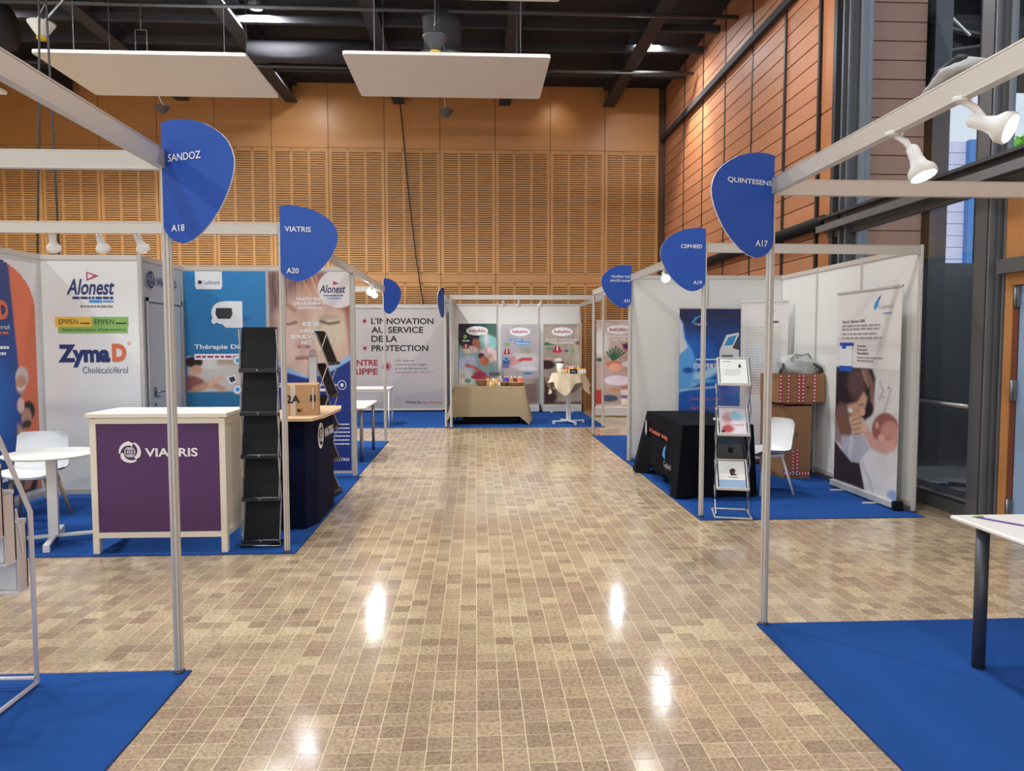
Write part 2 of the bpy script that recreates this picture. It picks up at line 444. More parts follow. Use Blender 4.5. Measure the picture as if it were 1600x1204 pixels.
for iy in range(8, 174):
    for ix in range(-80, 45):
        if (ix, iy) in near: continue
        if iy < 26 and not (-14 <= ix <= 15): continue
        x, y = (ix + .5) * T, (iy + .5) * T; h = .048; z = (rr.random() - .5) * .0006; o = len(vs); e = .0015
        vs += [(x - h, y - h, -.012), (x + h, y - h, -.012), (x + h, y + h, -.012), (x - h, y + h, -.012),
               (x - h, y - h, z), (x + h, y - h, z), (x + h, y + h, z), (x - h, y + h, z)]
        fs += [(o + 4, o + 5, o + 6, o + 7), (o, o + 1, o + 5, o + 4), (o + 1, o + 2, o + 6, o + 5), (o + 2, o + 3, o + 7, o + 6), (o + 3, o, o + 4, o + 7)]
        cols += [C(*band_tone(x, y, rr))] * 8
me = bpy.data.meshes.new('tiles'); me.from_pydata(vs, [], fs); at_ = me.color_attributes.new('Col', 'FLOAT_COLOR', 'POINT')
at_.data.foreach_set('color', np.array(cols, 'f').ravel()); me.materials.append(M('stone_tile_far'))
o = link('tiles', me, floor); o['kind'] = 'stuff'

# ---- ceiling with its steel beams
c = MB(); c.box(XL, XR + .3, YN, YB + .2, ZC, ZC + .2, 'ceiling_black'); ceiling = struct('ceiling', c)
for x in (-11.55, -9.1, -6.65, -4.2, -1.75, .7, 3.15):
    b = MB(); b.box(x - .13, x + .13, YN, YB - .05, 7.12, 7.16, 'beam_black'); b.box(x - .02, x + .02, YN, YB - .05, 7.16, 7.5, 'beam_black'); b.box(x - .13, x + .13, YN, YB - .05, 7.5, 7.599, 'beam_black')
    obj('beam', b, ceiling)
for y in (11.6, 13.35, 14.3, 15.6):
    b = MB(); b.box(XL, XR - .06, y - .05, y + .05, 7.2, 7.32, 'beam_black'); obj('cross_beam', b, ceiling)
for y, z in ((12.3, 7.02), (14.8, 7.0)):
    b = MB(); b.tube([(XL, y, z), (XR - .1, y, z)], .035, 'dark_steel'); obj('pipe', b, ceiling)
b = MB()
b.tube([(-13, 12.6, 6.75), (-7.6, 12.6, 6.75)], .38, 'beam_black', 16); obj('air_duct', b, ceiling)
b = MB(); b.tube([(-4.1, 13.9, 6.95), (-1.9, 13.9, 6.95)], .2, 'beam_black', 14); obj('air_duct', b, ceiling)

# ---- back wall: plain timber panels over slatted ones
w = MB(); w.box(XL, XR + .2, YB + .06, YB + .25, 0, ZC, 'timber_back'); wb = struct('wall_back', w)
PW = 1.293
def plain_panel(h):
    m_ = MB(); m_.box(.006, PW - .006, 0, .05, .004, h - .004, 'timber_plain', bev=.003); return m_.mesh('plain_panel')
def slat_panel(h):
    m_ = MB(); m_.box(0.006, .075, 0, .05, .004, h - .004, 'timber_slat'); m_.box(PW - .075, PW - .006, 0, .05, .004, h - .004, 'timber_slat')
    for k in (1, 2):
        x = .04 + k * (PW - .08) / 3; m_.box(x - .028, x + .028, .0, .05, .004, h - .004, 'timber_slat')
    m_.box(.075, PW - .075, .0, .05, .004, .05, 'timber_slat'); m_.box(.075, PW - .075, 0, .05, h - .06, h - .004, 'timber_slat')
    n = int((h - .11) / .052); p = (h - .11) / n
    for k in range(n):
        z = .05 + k * p; m_.box(.075, PW - .075, .006, .048, z + .018, z + p, 'timber_slat')
    return m_.mesh('slatted_panel')
pl, su, bn, sl = plain_panel(ZC - 6.12), slat_panel(6.12 - 3.22), plain_panel(.2), slat_panel(3.02)
for k in range(14):
    x = 4.364 - PW * (k + 1)
    for nm, me, z in (('plain_panel', pl, 6.12), ('slatted_panel', su, 3.22), ('rail_panel', bn, 3.02), ('slatted_panel', sl, 0)):
        o = bpy.data.objects.new(nm, me); COL.objects.link(o); o.parent = wb; o.location = (x, YB, z)

# ---- right wall: rows of terracotta boards between dark channels, then a column and the glazing
w = MB(); w.box(XR + .05, XR + .25, 8.95, YB + .06, 0, ZC, 'black'); wr = struct('wall_right', w)
ys = [17.33, 15.75, 14.46, 13.17, 11.88, 10.57, 9.5]
RH = .2303
bm = {}
for a in range(6):
    y1, y0 = ys[a], ys[a + 1]; L = y1 - y0 - .055
    t_ = MB(); t_.box(0, .045, 0, L, 0.005, RH - .007, 'terracotta', bev=.004); me = t_.mesh('cladding_board')
    for r_ in range(33):
        o = bpy.data.objects.new('cladding_board', me); COL.objects.link(o); o.parent = wr; o.location = (XR + (R() - .5) * .003, y0 + .03, r_ * RH)
    ch = MB(); ch.box(XR - (.03 if a > 3 else .008), XR + .05, y0 - .024, y0 + .024, 0, ZC, 'channel_dark'); obj('channel', ch, wr)
ch = MB(); ch.box(XR - .012, XR + .05, 17.33, 17.4, 0, ZC, 'dark_steel'); obj('channel', ch, wr)
co = MB(); co.box(XR - .0, XR + .05, 8.97, 9.45, 0, 4.55, 'column_orange', bev=.01); co.box(XR - .0, XR + .05, 8.97, 9.45, 4.56, ZC, 'column_orange', bev=.01); obj('corner_column', co, wr)
# raised steel rail high on the wall and the dark transom lower down
t_ = MB(); t_.box(XR - .1, XR - .02, 8.98, YB - .01, 6.36, 6.47, 'beam_black'); tr = struct('trim_1', t_)
t_ = MB(); t_.tube([(XR - .1, YB - .02, 3.13), (XR - .1, 9.1, 3.13)], .085, 'black', 10); struct('trim_2', t_)
# glazing
g = MB()
def fin(y0, y1, x0, x1, m, z0=0, z1=ZC): g.box(x0, x1, y0, y1, z0, z1, m)
fin(8.88, 8.96, XR - .1, XR + .1, 'dark_steel'); fin(8.72, 8.86, XR - .02, XR + .08, 'frame_grey'); fin(8.66, 8.70, XR - .12, XR + .08, 'frame_light')
fin(8.56, 8.64, XR - .02, XR + .08, 'frame_grey'); fin(8.5, 8.53, XR - .13, XR + .08, 'frame_light'); fin(8.4, 8.49, XR - .02, XR + .08, 'frame_grey'); fin(8.34, 8.38, XR - .06, XR + .06, 'frame_light')
win = struct('window_1', g)
g = MB(); fin(6.13, 6.28, XR - .1, XR + .1, 'frame_grey'); fin(6.09, 6.11, XR - .1, XR, 'frame_light'); fin(6.04, 6.075, XR - .05, XR, 'frame_grey'); fin(6.0, 6.02, XR - .03, XR, 'frame_light'); obj('mullion', g, win)
g = MB(); g.box(XR - .04, XR + .06, 6.28, 8.34, 0.0, .12, 'frame_grey'); g.box(XR - .06, XR + .04, 6.28, 8.34, .18, .21, 'steel'); obj('bottom_rail', g, win)
g = MB(); g.box(XR - .005, XR + .005, 6.28, 8.34, .12, ZC, 'window_glass'); obj('pane', g, win)
g = MB(); g.box(XR - .005, XR + .005, 3.3, 6.0, 3.2, ZC, 'window_glass'); obj('pane', g, win)
g = MB(); g.tube([(XR - .1, 8.34, 1.03), (XR - .1, 6.28, 1.03)], .022, 'steel'); obj('guard_bar', g, win)
g = MB(); g.box(XR - .2, XR - .02, 1.5, 9.05, 3.13, 3.16, 'dark_steel'); g.box(XR - .12, XR - .09, 1.5, 9.05, 2.97, 3.13, 'frame_grey'); g.box(XR - .22, XR - .02, 1.5, 9.05, 2.99, 3.02, 'frame_grey'); g.box(XR - .08, XR - .02, 1.5, 9.05, 2.9, 2.97, 'frame_grey'); g.box(XR - .23, XR - .2, 1.5, 9.05, 2.97, 3.05, 'frame_light')
obj('transom', g, win)
# door surround beyond the big mullion
d = MB(); d.box(XR - .02, XR + .12, 3.3, 6.0, 2.3, 2.98, 'door_wood'); d.box(XR - .1, XR + .1, 3.3, 6.0, 2.18, 2.3, 'frame_grey'); dr = struct('door_1', d)
d = MB(); d.box(XR - .02, XR + .14, 5.9, 5.99, 0, 2.18, 'door_wood'); d.box(XR - .02, XR + .14, 4.85, 4.93, 0, 2.18, 'door_wood'); d.box(XR - .02, XR + .14, 4.93, 5.9, 2.08, 2.18, 'door_wood'); obj('door_frame', d, dr)
d = MB(); d.box(XR + .0, XR + .05, 4.95, 5.84, .01, 2.07, 'door_blue'); obj('door_leaf', d, dr)
d = MB(); d.box(XR - .01, XR + .08, 5.845, 5.895, 0, 2.08, 'brown_red'); obj('door_edge', d, dr)
for z in (.12, 1.12, 1.9):
    d = MB(); d.box(XR - .025, XR - .005, 5.83, 5.89, z, z + .17, 'steel'); d.tube([(XR - .03, 5.86, z), (XR - .03, 5.86, z + .17)], .012, 'steel'); obj('hinge', d, dr)
w = MB(); w.box(XR, XR + .2, YN, 3.3, 0, ZC, 'door_wood'); w.box(XR, XR + .15, 3.3, 4.85, 0, 2.18, 'door_wood'); struct('wall_right_near', w)
w = MB(); w.box(XL - .2, XL, YN, YB + .2, 0, ZC, 'timber_plain'); struct('wall_left', w)
# beyond the glass: a niche wall with boards, an opening, the yard
n = MB(); n.box(XR + .1, 5.62, 8.97, 9.2, 0, ZC, 'black'); n.box(5.62, 5.84, 8.86, 9.2, 0, ZC, 'dark_steel'); n.box(5.84, 8.5, 8.95, 9.2, 0, 2.6, 'frame_grey'); n.box(5.84, 8.5, 8.95, 9.2, 6.35, ZC, 'frame_grey'); n.box(6.42, 6.7, 8.9, 9.2, 2.6, 6.35, 'frame_grey')
nw = struct('wall_niche', n)
t_ = MB(); t_.box(0, .94, -.03, 0, 0.005, RH - .007, 'terracotta_lightened', bev=.003); me = t_.mesh('cladding_board')
for r_ in range(33):
    o = bpy.data.objects.new('cladding_board', me); COL.objects.link(o); o.parent = nw; o.location = (XR + .12, 8.965, r_ * RH)
n = MB(); n.box(XR + .1, 14, 1, 8.86, -.1, .05, 'concrete'); n.box(XR + .3, 16, 9.2, 24, -.1, .0, 'concrete'); struct('floor_yard', n)
n = MB(); n.box(6.7, 6.9, 4.0, 8.95, .05, 2.6, 'frame_grey'); struct('wall_yard', n)

# ================================================================== BOOTHS
# ---- shared post profile (eight-grooved aluminium section) and beams
def post_mesh(h=2.5):
    m_ = MB(); n = 32; prof = []
    for k in range(n):
        a = 2 * PI * k / n; r = .0225 if k % 4 in (0, 1) else (.0225 if k % 4 == 3 else .0165); prof.append((r * math.cos(a), r * math.sin(a)))
    vs = [(x, y, 0.012) for x, y in prof] + [(x, y, h) for x, y in prof]
    m_.add(vs, [tuple(range(n - 1, -1, -1)), tuple(range(n, 2 * n))] + [(k, (k + 1) % n, n + (k + 1) % n, n + k) for k in range(n)], 'aluminium')
    m_.lathe([(.028, 0), (.028, .006), (.008, .008), (.008, .012)], 'dark_steel', 12)
    return m_.mesh('post')
POST = post_mesh()
def booth(label, base, posts=(), beams=(), walls=(), group=None):
    t = thing('exhibition_booth', (base[0], base[1], 0), label, 'booth', group)
    done = set()
    def post(x, y):
        if (round(x, 2), round(y, 2)) in done: return
        done.add((round(x, 2), round(y, 2)))
        o = bpy.data.objects.new('post', POST); COL.objects.link(o); o.parent = t; o.location = (x - base[0], y - base[1], .0065); o.rotation_euler = (0, 0, PI / 8)
    for x, y in posts: post(x, y)
    def bar(p, q, z0, z1, nm, w=.014, m='beam_paint'):
        p, q = Vector((p[0], p[1], 0)), Vector((q[0], q[1], 0)); L = (q - p).length; a = math.atan2(q.y - p.y, q.x - p.x)
        Tm = Matrix.Translation(p) @ Matrix.Rotation(a, 4, 'Z')
        b = MB(); b.box(.02, L - .02, -w, w, z0, z1, m, Tm)
        if z1 - z0 > .06:
            for zz in (z0 - .001, z1 - .005): b.box(.02, L - .02, -w - .002, w + .002, zz, zz + .006, 'aluminium', Tm)
        b.tube([p + Vector((0, 0, z1 - .04)), p + Vector((0, 0, z1 - .03))], .012, 'dark_steel', 6)
        obj(nm, b, t)
    for p, q in beams:
        post(*p); post(*q); bar(p, q, 2.418, 2.5, 'beam', .017)
    for w_ in walls:
        (x0, y0), (x1, y1) = w_[:2]; mt = w_[2] if len(w_) > 2 else 'panel_white'
        L = math.hypot(x1 - x0, y1 - y0); n = max(1, round(L / .99))
        for k in range(n):
            p = (x0 + (x1 - x0) * k / n, y0 + (y1 - y0) * k / n); q = (x0 + (x1 - x0) * (k + 1) / n, y0 + (y1 - y0) * (k + 1) / n)
            post(*p); post(*q)
            bar(p, q, 2.45, 2.5, 'top_rail'); bar(p, q, .05, .1, 'bottom_rail')
            a = math.atan2(q[1] - p[1], q[0] - p[0]); Tm = Matrix.Translation((p[0], p[1], 0)) @ Matrix.Rotation(a, 4, 'Z')
            b = MB(); b.box(.018, L / n - .018, -.004, .004, .1, 2.45, mt, Tm); obj('wall_panel', b, t)
    return t

XA = -1.45; XC = 2.07
bA18 = booth('open aluminium frame of the nearest left booth, over blue carpet', (XA, 3.55), posts=[(XA, 3.55), (-4.42, 3.55)],
      beams=[((XA, 3.55), (-4.42, 3.55)), ((XA, 3.55), (XA, .58))])
YA = 5.6
bA20 = booth('white panelled booth frame with closet and printed walls around the purple counter', (XA, YA),
      beams=[((XA, YA), (-4.42, YA)), ((XA, YA), (XA, 8.75))],
      walls=[((-3.42, 8.75), (XA, 8.75)), ((-4.42, 7.68), (-3.42, 7.68)), ((-4.42, YA), (-4.42, 7.68)), ((-3.42, 7.68), (-3.42, 8.75), 'panel_grey')])
bA22 = booth('open booth frame behind the poster wall, over white tables', (XA, 8.79), beams=[((XA, 8.81), (XA, 11.75)), ((XA, 11.75), (-4.42, 11.75))])
bGrey = booth('booth frame with the wide grey banner on its back wall', (-.56, 13.8), posts=[(-.56, 13.8)], beams=[((-.56, 13.8), (-.56, 16.9))], walls=[((-4.5, 17.2), (-.56, 17.2), 'panel_grey')])
bBaby = booth('white booth frame at the end of the aisle with baby posters', (-.46, 13.75),
      beams=[((-.46, 13.75), (2.42, 13.75)), ((2.42, 13.75), (2.42, 16.8))],
      walls=[((-.46, 16.8), (2.42, 16.8)), ((-.46, 13.79), (-.46, 16.8))])
bA21 = booth('open booth frame right of the aisle, before the last roll-up banner', (2.03, 12.48), beams=[((2.03, 12.48), (XC, 9.73)), ((2.03, 12.48), (4.2, 12.48))])
bA19 = booth('white walled booth frame holding the black cloth table and cartons', (XC, 6.55),
      beams=[((XC, 6.55), (4.13, 6.62)), ((XC, 6.55), (XC, 9.68))],
      walls=[((XC, 9.68), (4.13, 9.68)), ((4.13, 6.62), (4.13, 9.68))])
bA17 = booth('open aluminium frame of the nearest right booth, carrying two lit spotlights', (1.635, 4.0),
      beams=[((1.635, 4.0), (4.2, 4.02)), ((1.635, 4.0), (1.635, 1.03))])
# the closet's grey door is part of booth A20's wall
b = MB(); b.box(-3.402, -3.396, 7.82, 8.62, .1, 2.02, 'panel_grey', bev=.002); b.box(-3.4, -3.39, 7.76, 7.8, .1, 2.08, 'aluminium'); b.box(-3.4, -3.39, 8.64, 8.68, .1, 2.08, 'aluminium'); b.box(-3.4, -3.39, 7.76, 8.68, 2.04, 2.08, 'aluminium')
dd = obj('closet_door', b, bA20)
b = MB(); b.tube([(-3.39, 7.9, 1.09), (-3.35, 7.9, 1.09), (-3.35, 8.02, 1.09)], .01, 'steel', 8); b.box(-3.396, -3.388, 7.87, 7.93, 1.04, 1.14, 'steel'); b.lathe([(.018, -3.392), (.018, -3.385)], 'steel', 10, Matrix(((0, 0, 1, 0), (0, 1, 0, 7.9), (1, 0, 0, .96), (0, 0, 0, 1))))
h_ = obj('door_handle', b, dd, False); h_.location = (0, 0, 0)

# ---- carpets
def carpet(x0, x1, y0, y1, label, group=None):
    o = thing_mesh = None
    b = MB(); b.box(x0, x1, y0, y1, 0, .006, 'carpet_blue'); b.box(x0 - .004, x1 + .004, y1, y1 + .006, 0, .005, 'carpet_edge'); b.box(x0 - .004, x1 + .004, y0 - .006, y0, 0, .005, 'carpet_edge')
    b.box(x0 - .006, x0, y0, y1, 0, .005, 'carpet_edge'); b.box(x1, x1 + .006, y0, y1, 0, .005, 'carpet_edge')
    return tag(obj('carpet', b), label, 'carpet', 'blue booth carpets')
carpet(-4.6, -1.4, .4, 3.56, 'blue carpet under the white brochure rack at the bottom left')
carpet(-4.6, -1.385, 5.56, 8.77, 'blue carpet under the purple counter and the black brochure stand')
carpet(-4.6, -1.42, 8.79, 11.95, 'blue carpet strip under the white table left of the aisle')
carpet(-4.8, -.53, 13.8, 17.3, 'blue carpet in front of the wide grey banner')
carpet(-.5, 2.46, 13.72, 16.9, 'blue carpet under the beige cloth table at the aisle end')
carpet(2.02, 4.3, 9.7, 12.42, 'dark blue carpet strip beside the last booth on the right')
carpet(2.03, 4.12, 6.42, 9.67, 'blue carpet under the black cloth table and cartons')
carpet(1.6, 4.2, .4, 4.0, 'blue carpet under the white table at the bottom right')

# ---- hanging blue booth signs
OUT = [(0, .015), (.12, 0), (.3, .005), (.45, .025), (.6, .06), (.73, .11), (.84, .165), (.92, .225), (.97, .29), (1, .37), (.99, .46), (.95, .55), (.88, .65), (.79, .75), (.68, .84), (.55, .92), (.42, .975), (.3, 1.0), (.18, .985), (.09, .95), (.03, .9), (0, .86)]
def sign(x, y, side, ang, lines, code, label, ztop=2.63, wdt=.42, hgt=.565):
    t = thing('booth_sign', (x, y, ztop), label, 'sign', 'blue pick-shaped booth signs', ang)
    b = MB(); b.prism([(side * u * wdt, -v * hgt) for u, v in (OUT if side > 0 else OUT[::-1])], 0, .008, 'sign_blue', None, 'white_edge'); obj('sign_board', b, t, False)
    f = Face((0 if side > 0 else -wdt, -.001, 0), (1, 0, 0), (0, 0, -1), wdt, hgt)
    f.n = Vector((0, -1, 0))
    for s_, u0, u1, v0, v1 in lines + ([code] if code else []):
        if side < 0: u0, u1 = 1 - u0, 1 - u1
        f.text(s_, u0, v0, u1, v1, WHITE, .012)
    f.build(t, False)
    b = MB(); b.box(-.012, .012, .008, .02, -.28, -.2, 'aluminium'); obj('clip', b, t, False)
    return t
sign(XA + .0, 3.515, 1, math.radians(-24), [('SANDOZ', .1, .56, .275, .335)], ('A18', .12, .31, .845, .9), 'blue sign with white lettering SANDOZ and A18 on the nearest left post')
sign(XA + .0, YA - .035, 1, math.radians(9), [('VIATRIS', .08, .53, .275, .345)], ('A20', .1, .31, .82, .89), 'blue sign with white lettering VIATRIS and A20 beside the boy poster')
sign(1.635, 3.965, -1, math.radians(20), [('QUINTESENS', .76, .05, .26, .315)], ('A17', .3, .1, .83, .89), 'blue sign with white lettering QUINTESENS and A17 on the nearest right post')
sign(XC, 6.515, -1, math.radians(3), [('CEPHEID', .55, .08, .26, .32)], ('A19', .27, .08, .83, .89), 'blue sign with white lettering CEPHEID and A19 above the blue roll-up banner')
sign(XC, 9.64, -1, math.radians(8), [('FILIÈRE DE', .66, .06, .235, .3), ('SANTÉ AURM', .7, .06, .33, .395)], ('A21', .26, .06, .8, .87), 'blue sign with small white lettering FILIÈRE DE SANTÉ AURM, farthest on the right')
sign(XA, 11.7, 1, math.radians(55), [], None, 'blue sign seen almost edge-on left of the grey banner lettering')
sign(-.58, 13.76, -1, math.radians(68), [], None, 'narrow blue sign edge-on between the grey banner and the baby posters', wdt=.3)

# ================================================================== PRINTED WALLS, POSTERS AND BANNERS
def sheet(name, label, cat, tl, right, w, h, m, group=None, t=.003):
    """a thin board or sheet standing upright; returns the thing and its printed Face"""
    tl = Vector(tl); r = Vector(right).normalized()
    e = thing(name, (tl.x, tl.y, tl.z - h), label, cat, group)
    f = Face(tl, r, (0, 0, -1), w, h)
    b = MB(); p = [f.P(0, 1), f.P(1, 1), f.P(1, 0), f.P(0, 0)]; p = [q - f.n * .0006 for q in p]; bk = [q - f.n * t for q in p]
    b.add(p + bk, [(0, 1, 2, 3), (7, 6, 5, 4), (0, 4, 5, 1), (1, 5, 6, 2), (2, 6, 7, 3), (3, 7, 4, 0)], m)
    obj('sheet', b, e)
    return e, f
def rollup(label, tl, right, w, h, m, group='roll-up banners', base='aluminium', cap='black'):
    e, f = sheet('roll_up_banner', label, 'banner', tl, right, w, h, m, group)
    r = f.r; n = f.n; bl = Vector((tl[0], tl[1], 0)); top = Vector(tl)
    Tm = Matrix(((r.x, -n.x, 0, bl.x), (r.y, -n.y, 0, bl.y), (0, 0, 1, 0), (0, 0, 0, 1)))
    zb = tl[2] - h
    b = MB(); b.box(-.02, w + .0, -.035, .045, .018, max(.06, zb), base, Tm, bev=.008); obj('cassette', b, e)
    b = MB(); b.box(w, w + .035, -.045, .05, .012, max(.07, zb + .01), cap, Tm, bev=.006); obj('end_cap', b, e)
    b = MB()
    for x in (w * .2, w * .75): b.box(x - .02, x + .02, -.16, .12, .006, .02, 'aluminium', Tm, bev=.004)
    obj('foot', b, e)
    b = MB(); b.box(-.01, w + .01, -.008, .012, tl[2] - .004, tl[2] + .022, 'aluminium', Tm, bev=.003); obj('top_rail', b, e)
    b = MB(); b.tube([Tm @ Vector((w / 2, .03, zb)), Tm @ Vector((w / 2, .03, tl[2] + .01))], .008, 'steel', 6); obj('pole', b, e)
    return e, f

# ---- blue poster "Thérapie Digitale"
e, f = sheet('wall_poster', 'blue wall poster headed Thérapie Digitale with a white device', 'poster', (-3.395, 8.735, 2.44), (1, 0, 0), .94, 2.3, 'banner_white', 'booth wall prints')
f.paint([('g', (52, 134, 196), (44, 108, 150), 0, .6), ('e', .55, .24, .22, .05, 0, (34, 92, 140), .9),
         ('p', [(.02, .43), (.62, .425), (.75, .45), (.78, .5), (.72, .56), (.6, .61), (.02, .615)], (205, 196, 186), .02),
         ('e', .3, .47, .2, .06, 0, (222, 216, 210), .5), ('p', [(.36, .43), (.7, .43), (.74, .47), (.4, .475)], (178, 160, 130), .05),
         ('e', .1, .46, .11, .07, 0, (52, 34, 34), .2), ('e', .13, .5, .07, .06, 0, (214, 160, 130), .3), ('e', .08, .57, .16, .1, 10, (150, 92, 88), .3),
         ('l', [(.1, .6), (.3, .57), (.45, .6)], .035, (198, 150, 122), .04), ('l', [(.3, .57), (.42, .545)], .03, (224, 178, 150), .03), ('p', [(.02, .612), (.8, .612), (.8, .64), (.02, .64)], (44, 110, 152), .01),
         ('n', .05, 30, 5)], 84, 190)
f.poly([(.14, 0), (.47, 0), (.47, .075), (.455, .09), (.155, .09), (.14, .075)], WHITE); f.ell(.2, .055, .025, .01, 'ink_navy', L=2); f.text('Ludocare', .25, .045, .44, .066, 'ink_navy', 0)
f.ell(.47, .21, .14, .058, WHITE, L=3); f.ell(.36, .25, .03, .016, WHITE, L=5); f.ell(.52, .265, .05, .018, WHITE, L=6); f.rect(.5, .15, .71, .285, WHITE, L=2)
f.poly([(.39, .185), (.58, .185), (.59, .215), (.56, .24), (.41, .24), (.38, .215)], 'black_gloss', L=4)
f.text('Thérapie Digitale', .11, .37, .9, .4, WHITE, .02); f.rect(.11, .418, .88, .448, WHITE); f.words(.13, .427, .85, 'ink_magenta', .011, 4)
for cx, cy in ((.64, .452), (.76, .49), (.78, .545), (.63, .6)):
    f.ell(cx, cy, .065, .027, 'ink_lightgrey', L=3); f.ell(cx, cy, .05, .02, WHITE, L=4); f.ell(cx, cy, .026, .011, 'ink_cyan', L=5)
for k, (u, v) in enumerate(((.73, .44), (.86, .48), (.87, .535), (.72, .59))):
    for q in range(3): f.words(u, v + q * .011, u + .12 if u < .8 else .98, WHITE, .005, k * 3 + q)
f.poly([(.5, .535), (.6, .525), (.63, .56), (.54, .575)], 'white_plastic', L=3); f.poly([(.525, .54), (.59, .533), (.61, .555), (.55, .565)], 'black_gloss', L=4)
f.build(e)

# ---- boy poster
e, f = sheet('wall_poster', 'tall wall poster of a boy with closed eyes over a navy base', 'poster', (-2.43, 8.735, 2.44), (1, 0, 0), .95, 2.36, 'banner_white', 'booth wall prints')
hair = [('l', [(.03 + .045 * k, .0), (.015 + .045 * k, .06), (.06 + .04 * k, .15 + .02 * (k % 3))], .008, [(124, 96, 92), (96, 72, 72), (158, 128, 118)][k % 3], .02) for k in range(11)]
hair += [('l', [(.42 + .055 * k, .02), (.48 + .055 * k, .09), (.6 + .045 * k, .16 + .012 * (k % 4))], .011, [(206, 150, 122), (176, 116, 92), (222, 176, 150)][k % 3], .02) for k in range(9)]
f.paint([('bg', (212, 178, 158)), ('p', [(0, 0), (1, 0), (1, .2), (.88, .18), (.75, .16), (.5, .12), (.28, .14), (.18, .22), (.1, .34), (0, .45)], (128, 100, 96), .08),
         ('e', .62, .1, .3, .14, 0, (196, 142, 116), .6)] + hair + [
         ('e', .5, .3, .4, .5, 0, (216, 184, 166), .5), ('e', .72, .3, .26, .2, 0, (218, 200, 176), .6), ('e', .3, .22, .2, .1, 0, (206, 168, 150), .8),
         ('l', [(.14, .17), (.24, .165), (.32, .19)], .02, (164, 116, 100), .05), ('l', [(.6, .17), (.74, .155), (.88, .18)], .02, (190, 140, 116), .05),
         ('l', [(.16, .255), (.24, .262), (.34, .25)], .012, (104, 70, 66), .03), ('l', [(.64, .245), (.74, .258), (.86, .25)], .015, (84, 60, 54), .03), ('e', .75, .225, .13, .03, 0, (198, 168, 152), .8),
         ('l', [(.44, .2), (.42, .3), (.38, .355)], .022, (196, 152, 138), .12), ('e', .43, .365, .09, .04, 0, (204, 150, 140), .5), ('e', .37, .375, .022, .013, 0, (142, 86, 82), .5), ('e', .48, .375, .022, .013, 0, (142, 86, 82), .5),
         ('l', [(.34, .43), (.44, .425), (.54, .432)], .017, (176, 104, 102), .03), ('l', [(.34, .433), (.44, .432), (.54, .434)], .005, (136, 76, 76), .012),
         ('p', [(.93, .17), (1, .16), (1, .42), (.97, .3)], (166, 96, 72), .06), ('l', [(.0, .3), (.08, .42), (.2, .5)], .03, (170, 126, 112), .1),
         ('p', [(0, .4), (.2, .47), (.45, .52), (.7, .49), (1, .41), (1, 1), (0, 1)], (150, 188, 226), .03),
         ('p', [(0, .42), (.2, .5), (.45, .53), (.7, .51), (1, .44), (1, 1), (0, 1)], (36, 54, 128), .015), ('n', .05, 24, 3)], 90, 210)
f.poly([(min(1, .86 + .25 * math.cos(a)), max(.0, .085 + .095 * math.sin(a))) for a in [2 * PI * k / 40 for k in range(40)]], 'banner_white', L=2)
f.text('Alonest', .63, .065, .94, .105, 'ink_navy', .02, shear=.02, L=3); f.poly([(.8, .045), (.87, .057), (.8, .068)], 'ink_magenta', L=3); f.words(.68, .115, .92, 'ink_navy', .006, 3, L=3); f.words(.72, .128, .9, 'ink_cyan', .006, 4, L=3)
for k, (s_, u0, u1, v) in enumerate((('TRAITEMENT', .34, .67, .128), ('DE LA RHINITE', .32, .7, .15), ('ALLERGIQUE', .36, .66, .172))): f.text(s_, u0, v, u1, v + .014, WHITE, .03, L=3)
for k, (s_, u0, u1, v) in enumerate((('ET SI', .42, .62, .25), ("C'ÉTAIT", .38, .62, .283), ('SOUS VOTRE', .27, .72, .313), ('NEZ', .4, .53, .343))): f.text(s_, u0, v, u1, v + .019, WHITE, .04, L=3)
f.rect(.08, .555, .38, .575, WHITE, L=2); f.words(.1, .56, .37, 'ink_magenta', .008, 5, L=3); f.rect(.18, .585, .4, .6, WHITE, L=2); f.words(.2, .588, .38, 'ink_navy', .007, 6, L=3)
f.rect(.56, .582, .8, .596, WHITE, L=2); f.words(.56, .56, .84, WHITE, .008, 8, L=3); f.ell(.89, .565, .055, .024, WHITE, L=3, inner=.86); f.ell(.89, .565, .02, .01, WHITE, L=3)
for k in range(6): f.words(.78, .76 + .02 * k, .98, WHITE, .006, 30 + k, L=3)
f.text('VIATRIS', .76, .935, .97, .95, WHITE, .02, L=3)
f.build(e)

# ---- closet front: three printed brand names on the white panel
e = thing('wall_lettering', (-4.4, 7.672, .1), 'three stacked medicine names printed on the white closet front, Alonest topmost', 'lettering')
f = Face((-4.4, 7.675, 2.45), (1, 0, 0), (0, 0, -1), .96, 2.35)
f.text('Alonest', .26, .082, .74, .15, 'ink_navy', .02, shear=.03); f.poly([(.47, .05), (.6, .068), (.47, .09)], 'ink_magenta'); f.poly([(.485, .058), (.545, .068), (.485, .082)], 'banner_white', L=2)
f.words(.32, .158, .74, 'ink_navy', .01, 2); f.rect(.49, .172, .62, .184, 'ink_cyan'); f.words(.63, .174, .74, 'ink_cyan', .008, 3); f.words(.4, .196, .74, 'ink_grey', .008, 4)
f.rect(.13, .245, .51, .288, 'ink_gold'); f.rect(.51, .245, .89, .288, 'ink_green'); f.rect(.16, .288, .88, .316, 'ink_green')
f.text('EPIPEN', .17, .256, .37, .277, 'ink_black', .0, L=3); f.words(.39, .27, .49, 'ink_black', .006, 4, L=3); f.text('EPIPEN', .54, .256, .74, .277, 'ink_black', .0, L=3); f.words(.76, .27, .87, 'ink_black', .006, 5, L=3)
f.text("Auto-injecteur d'adrénaline", .2, .294, .86, .309, 'ink_black', .0, L=3)
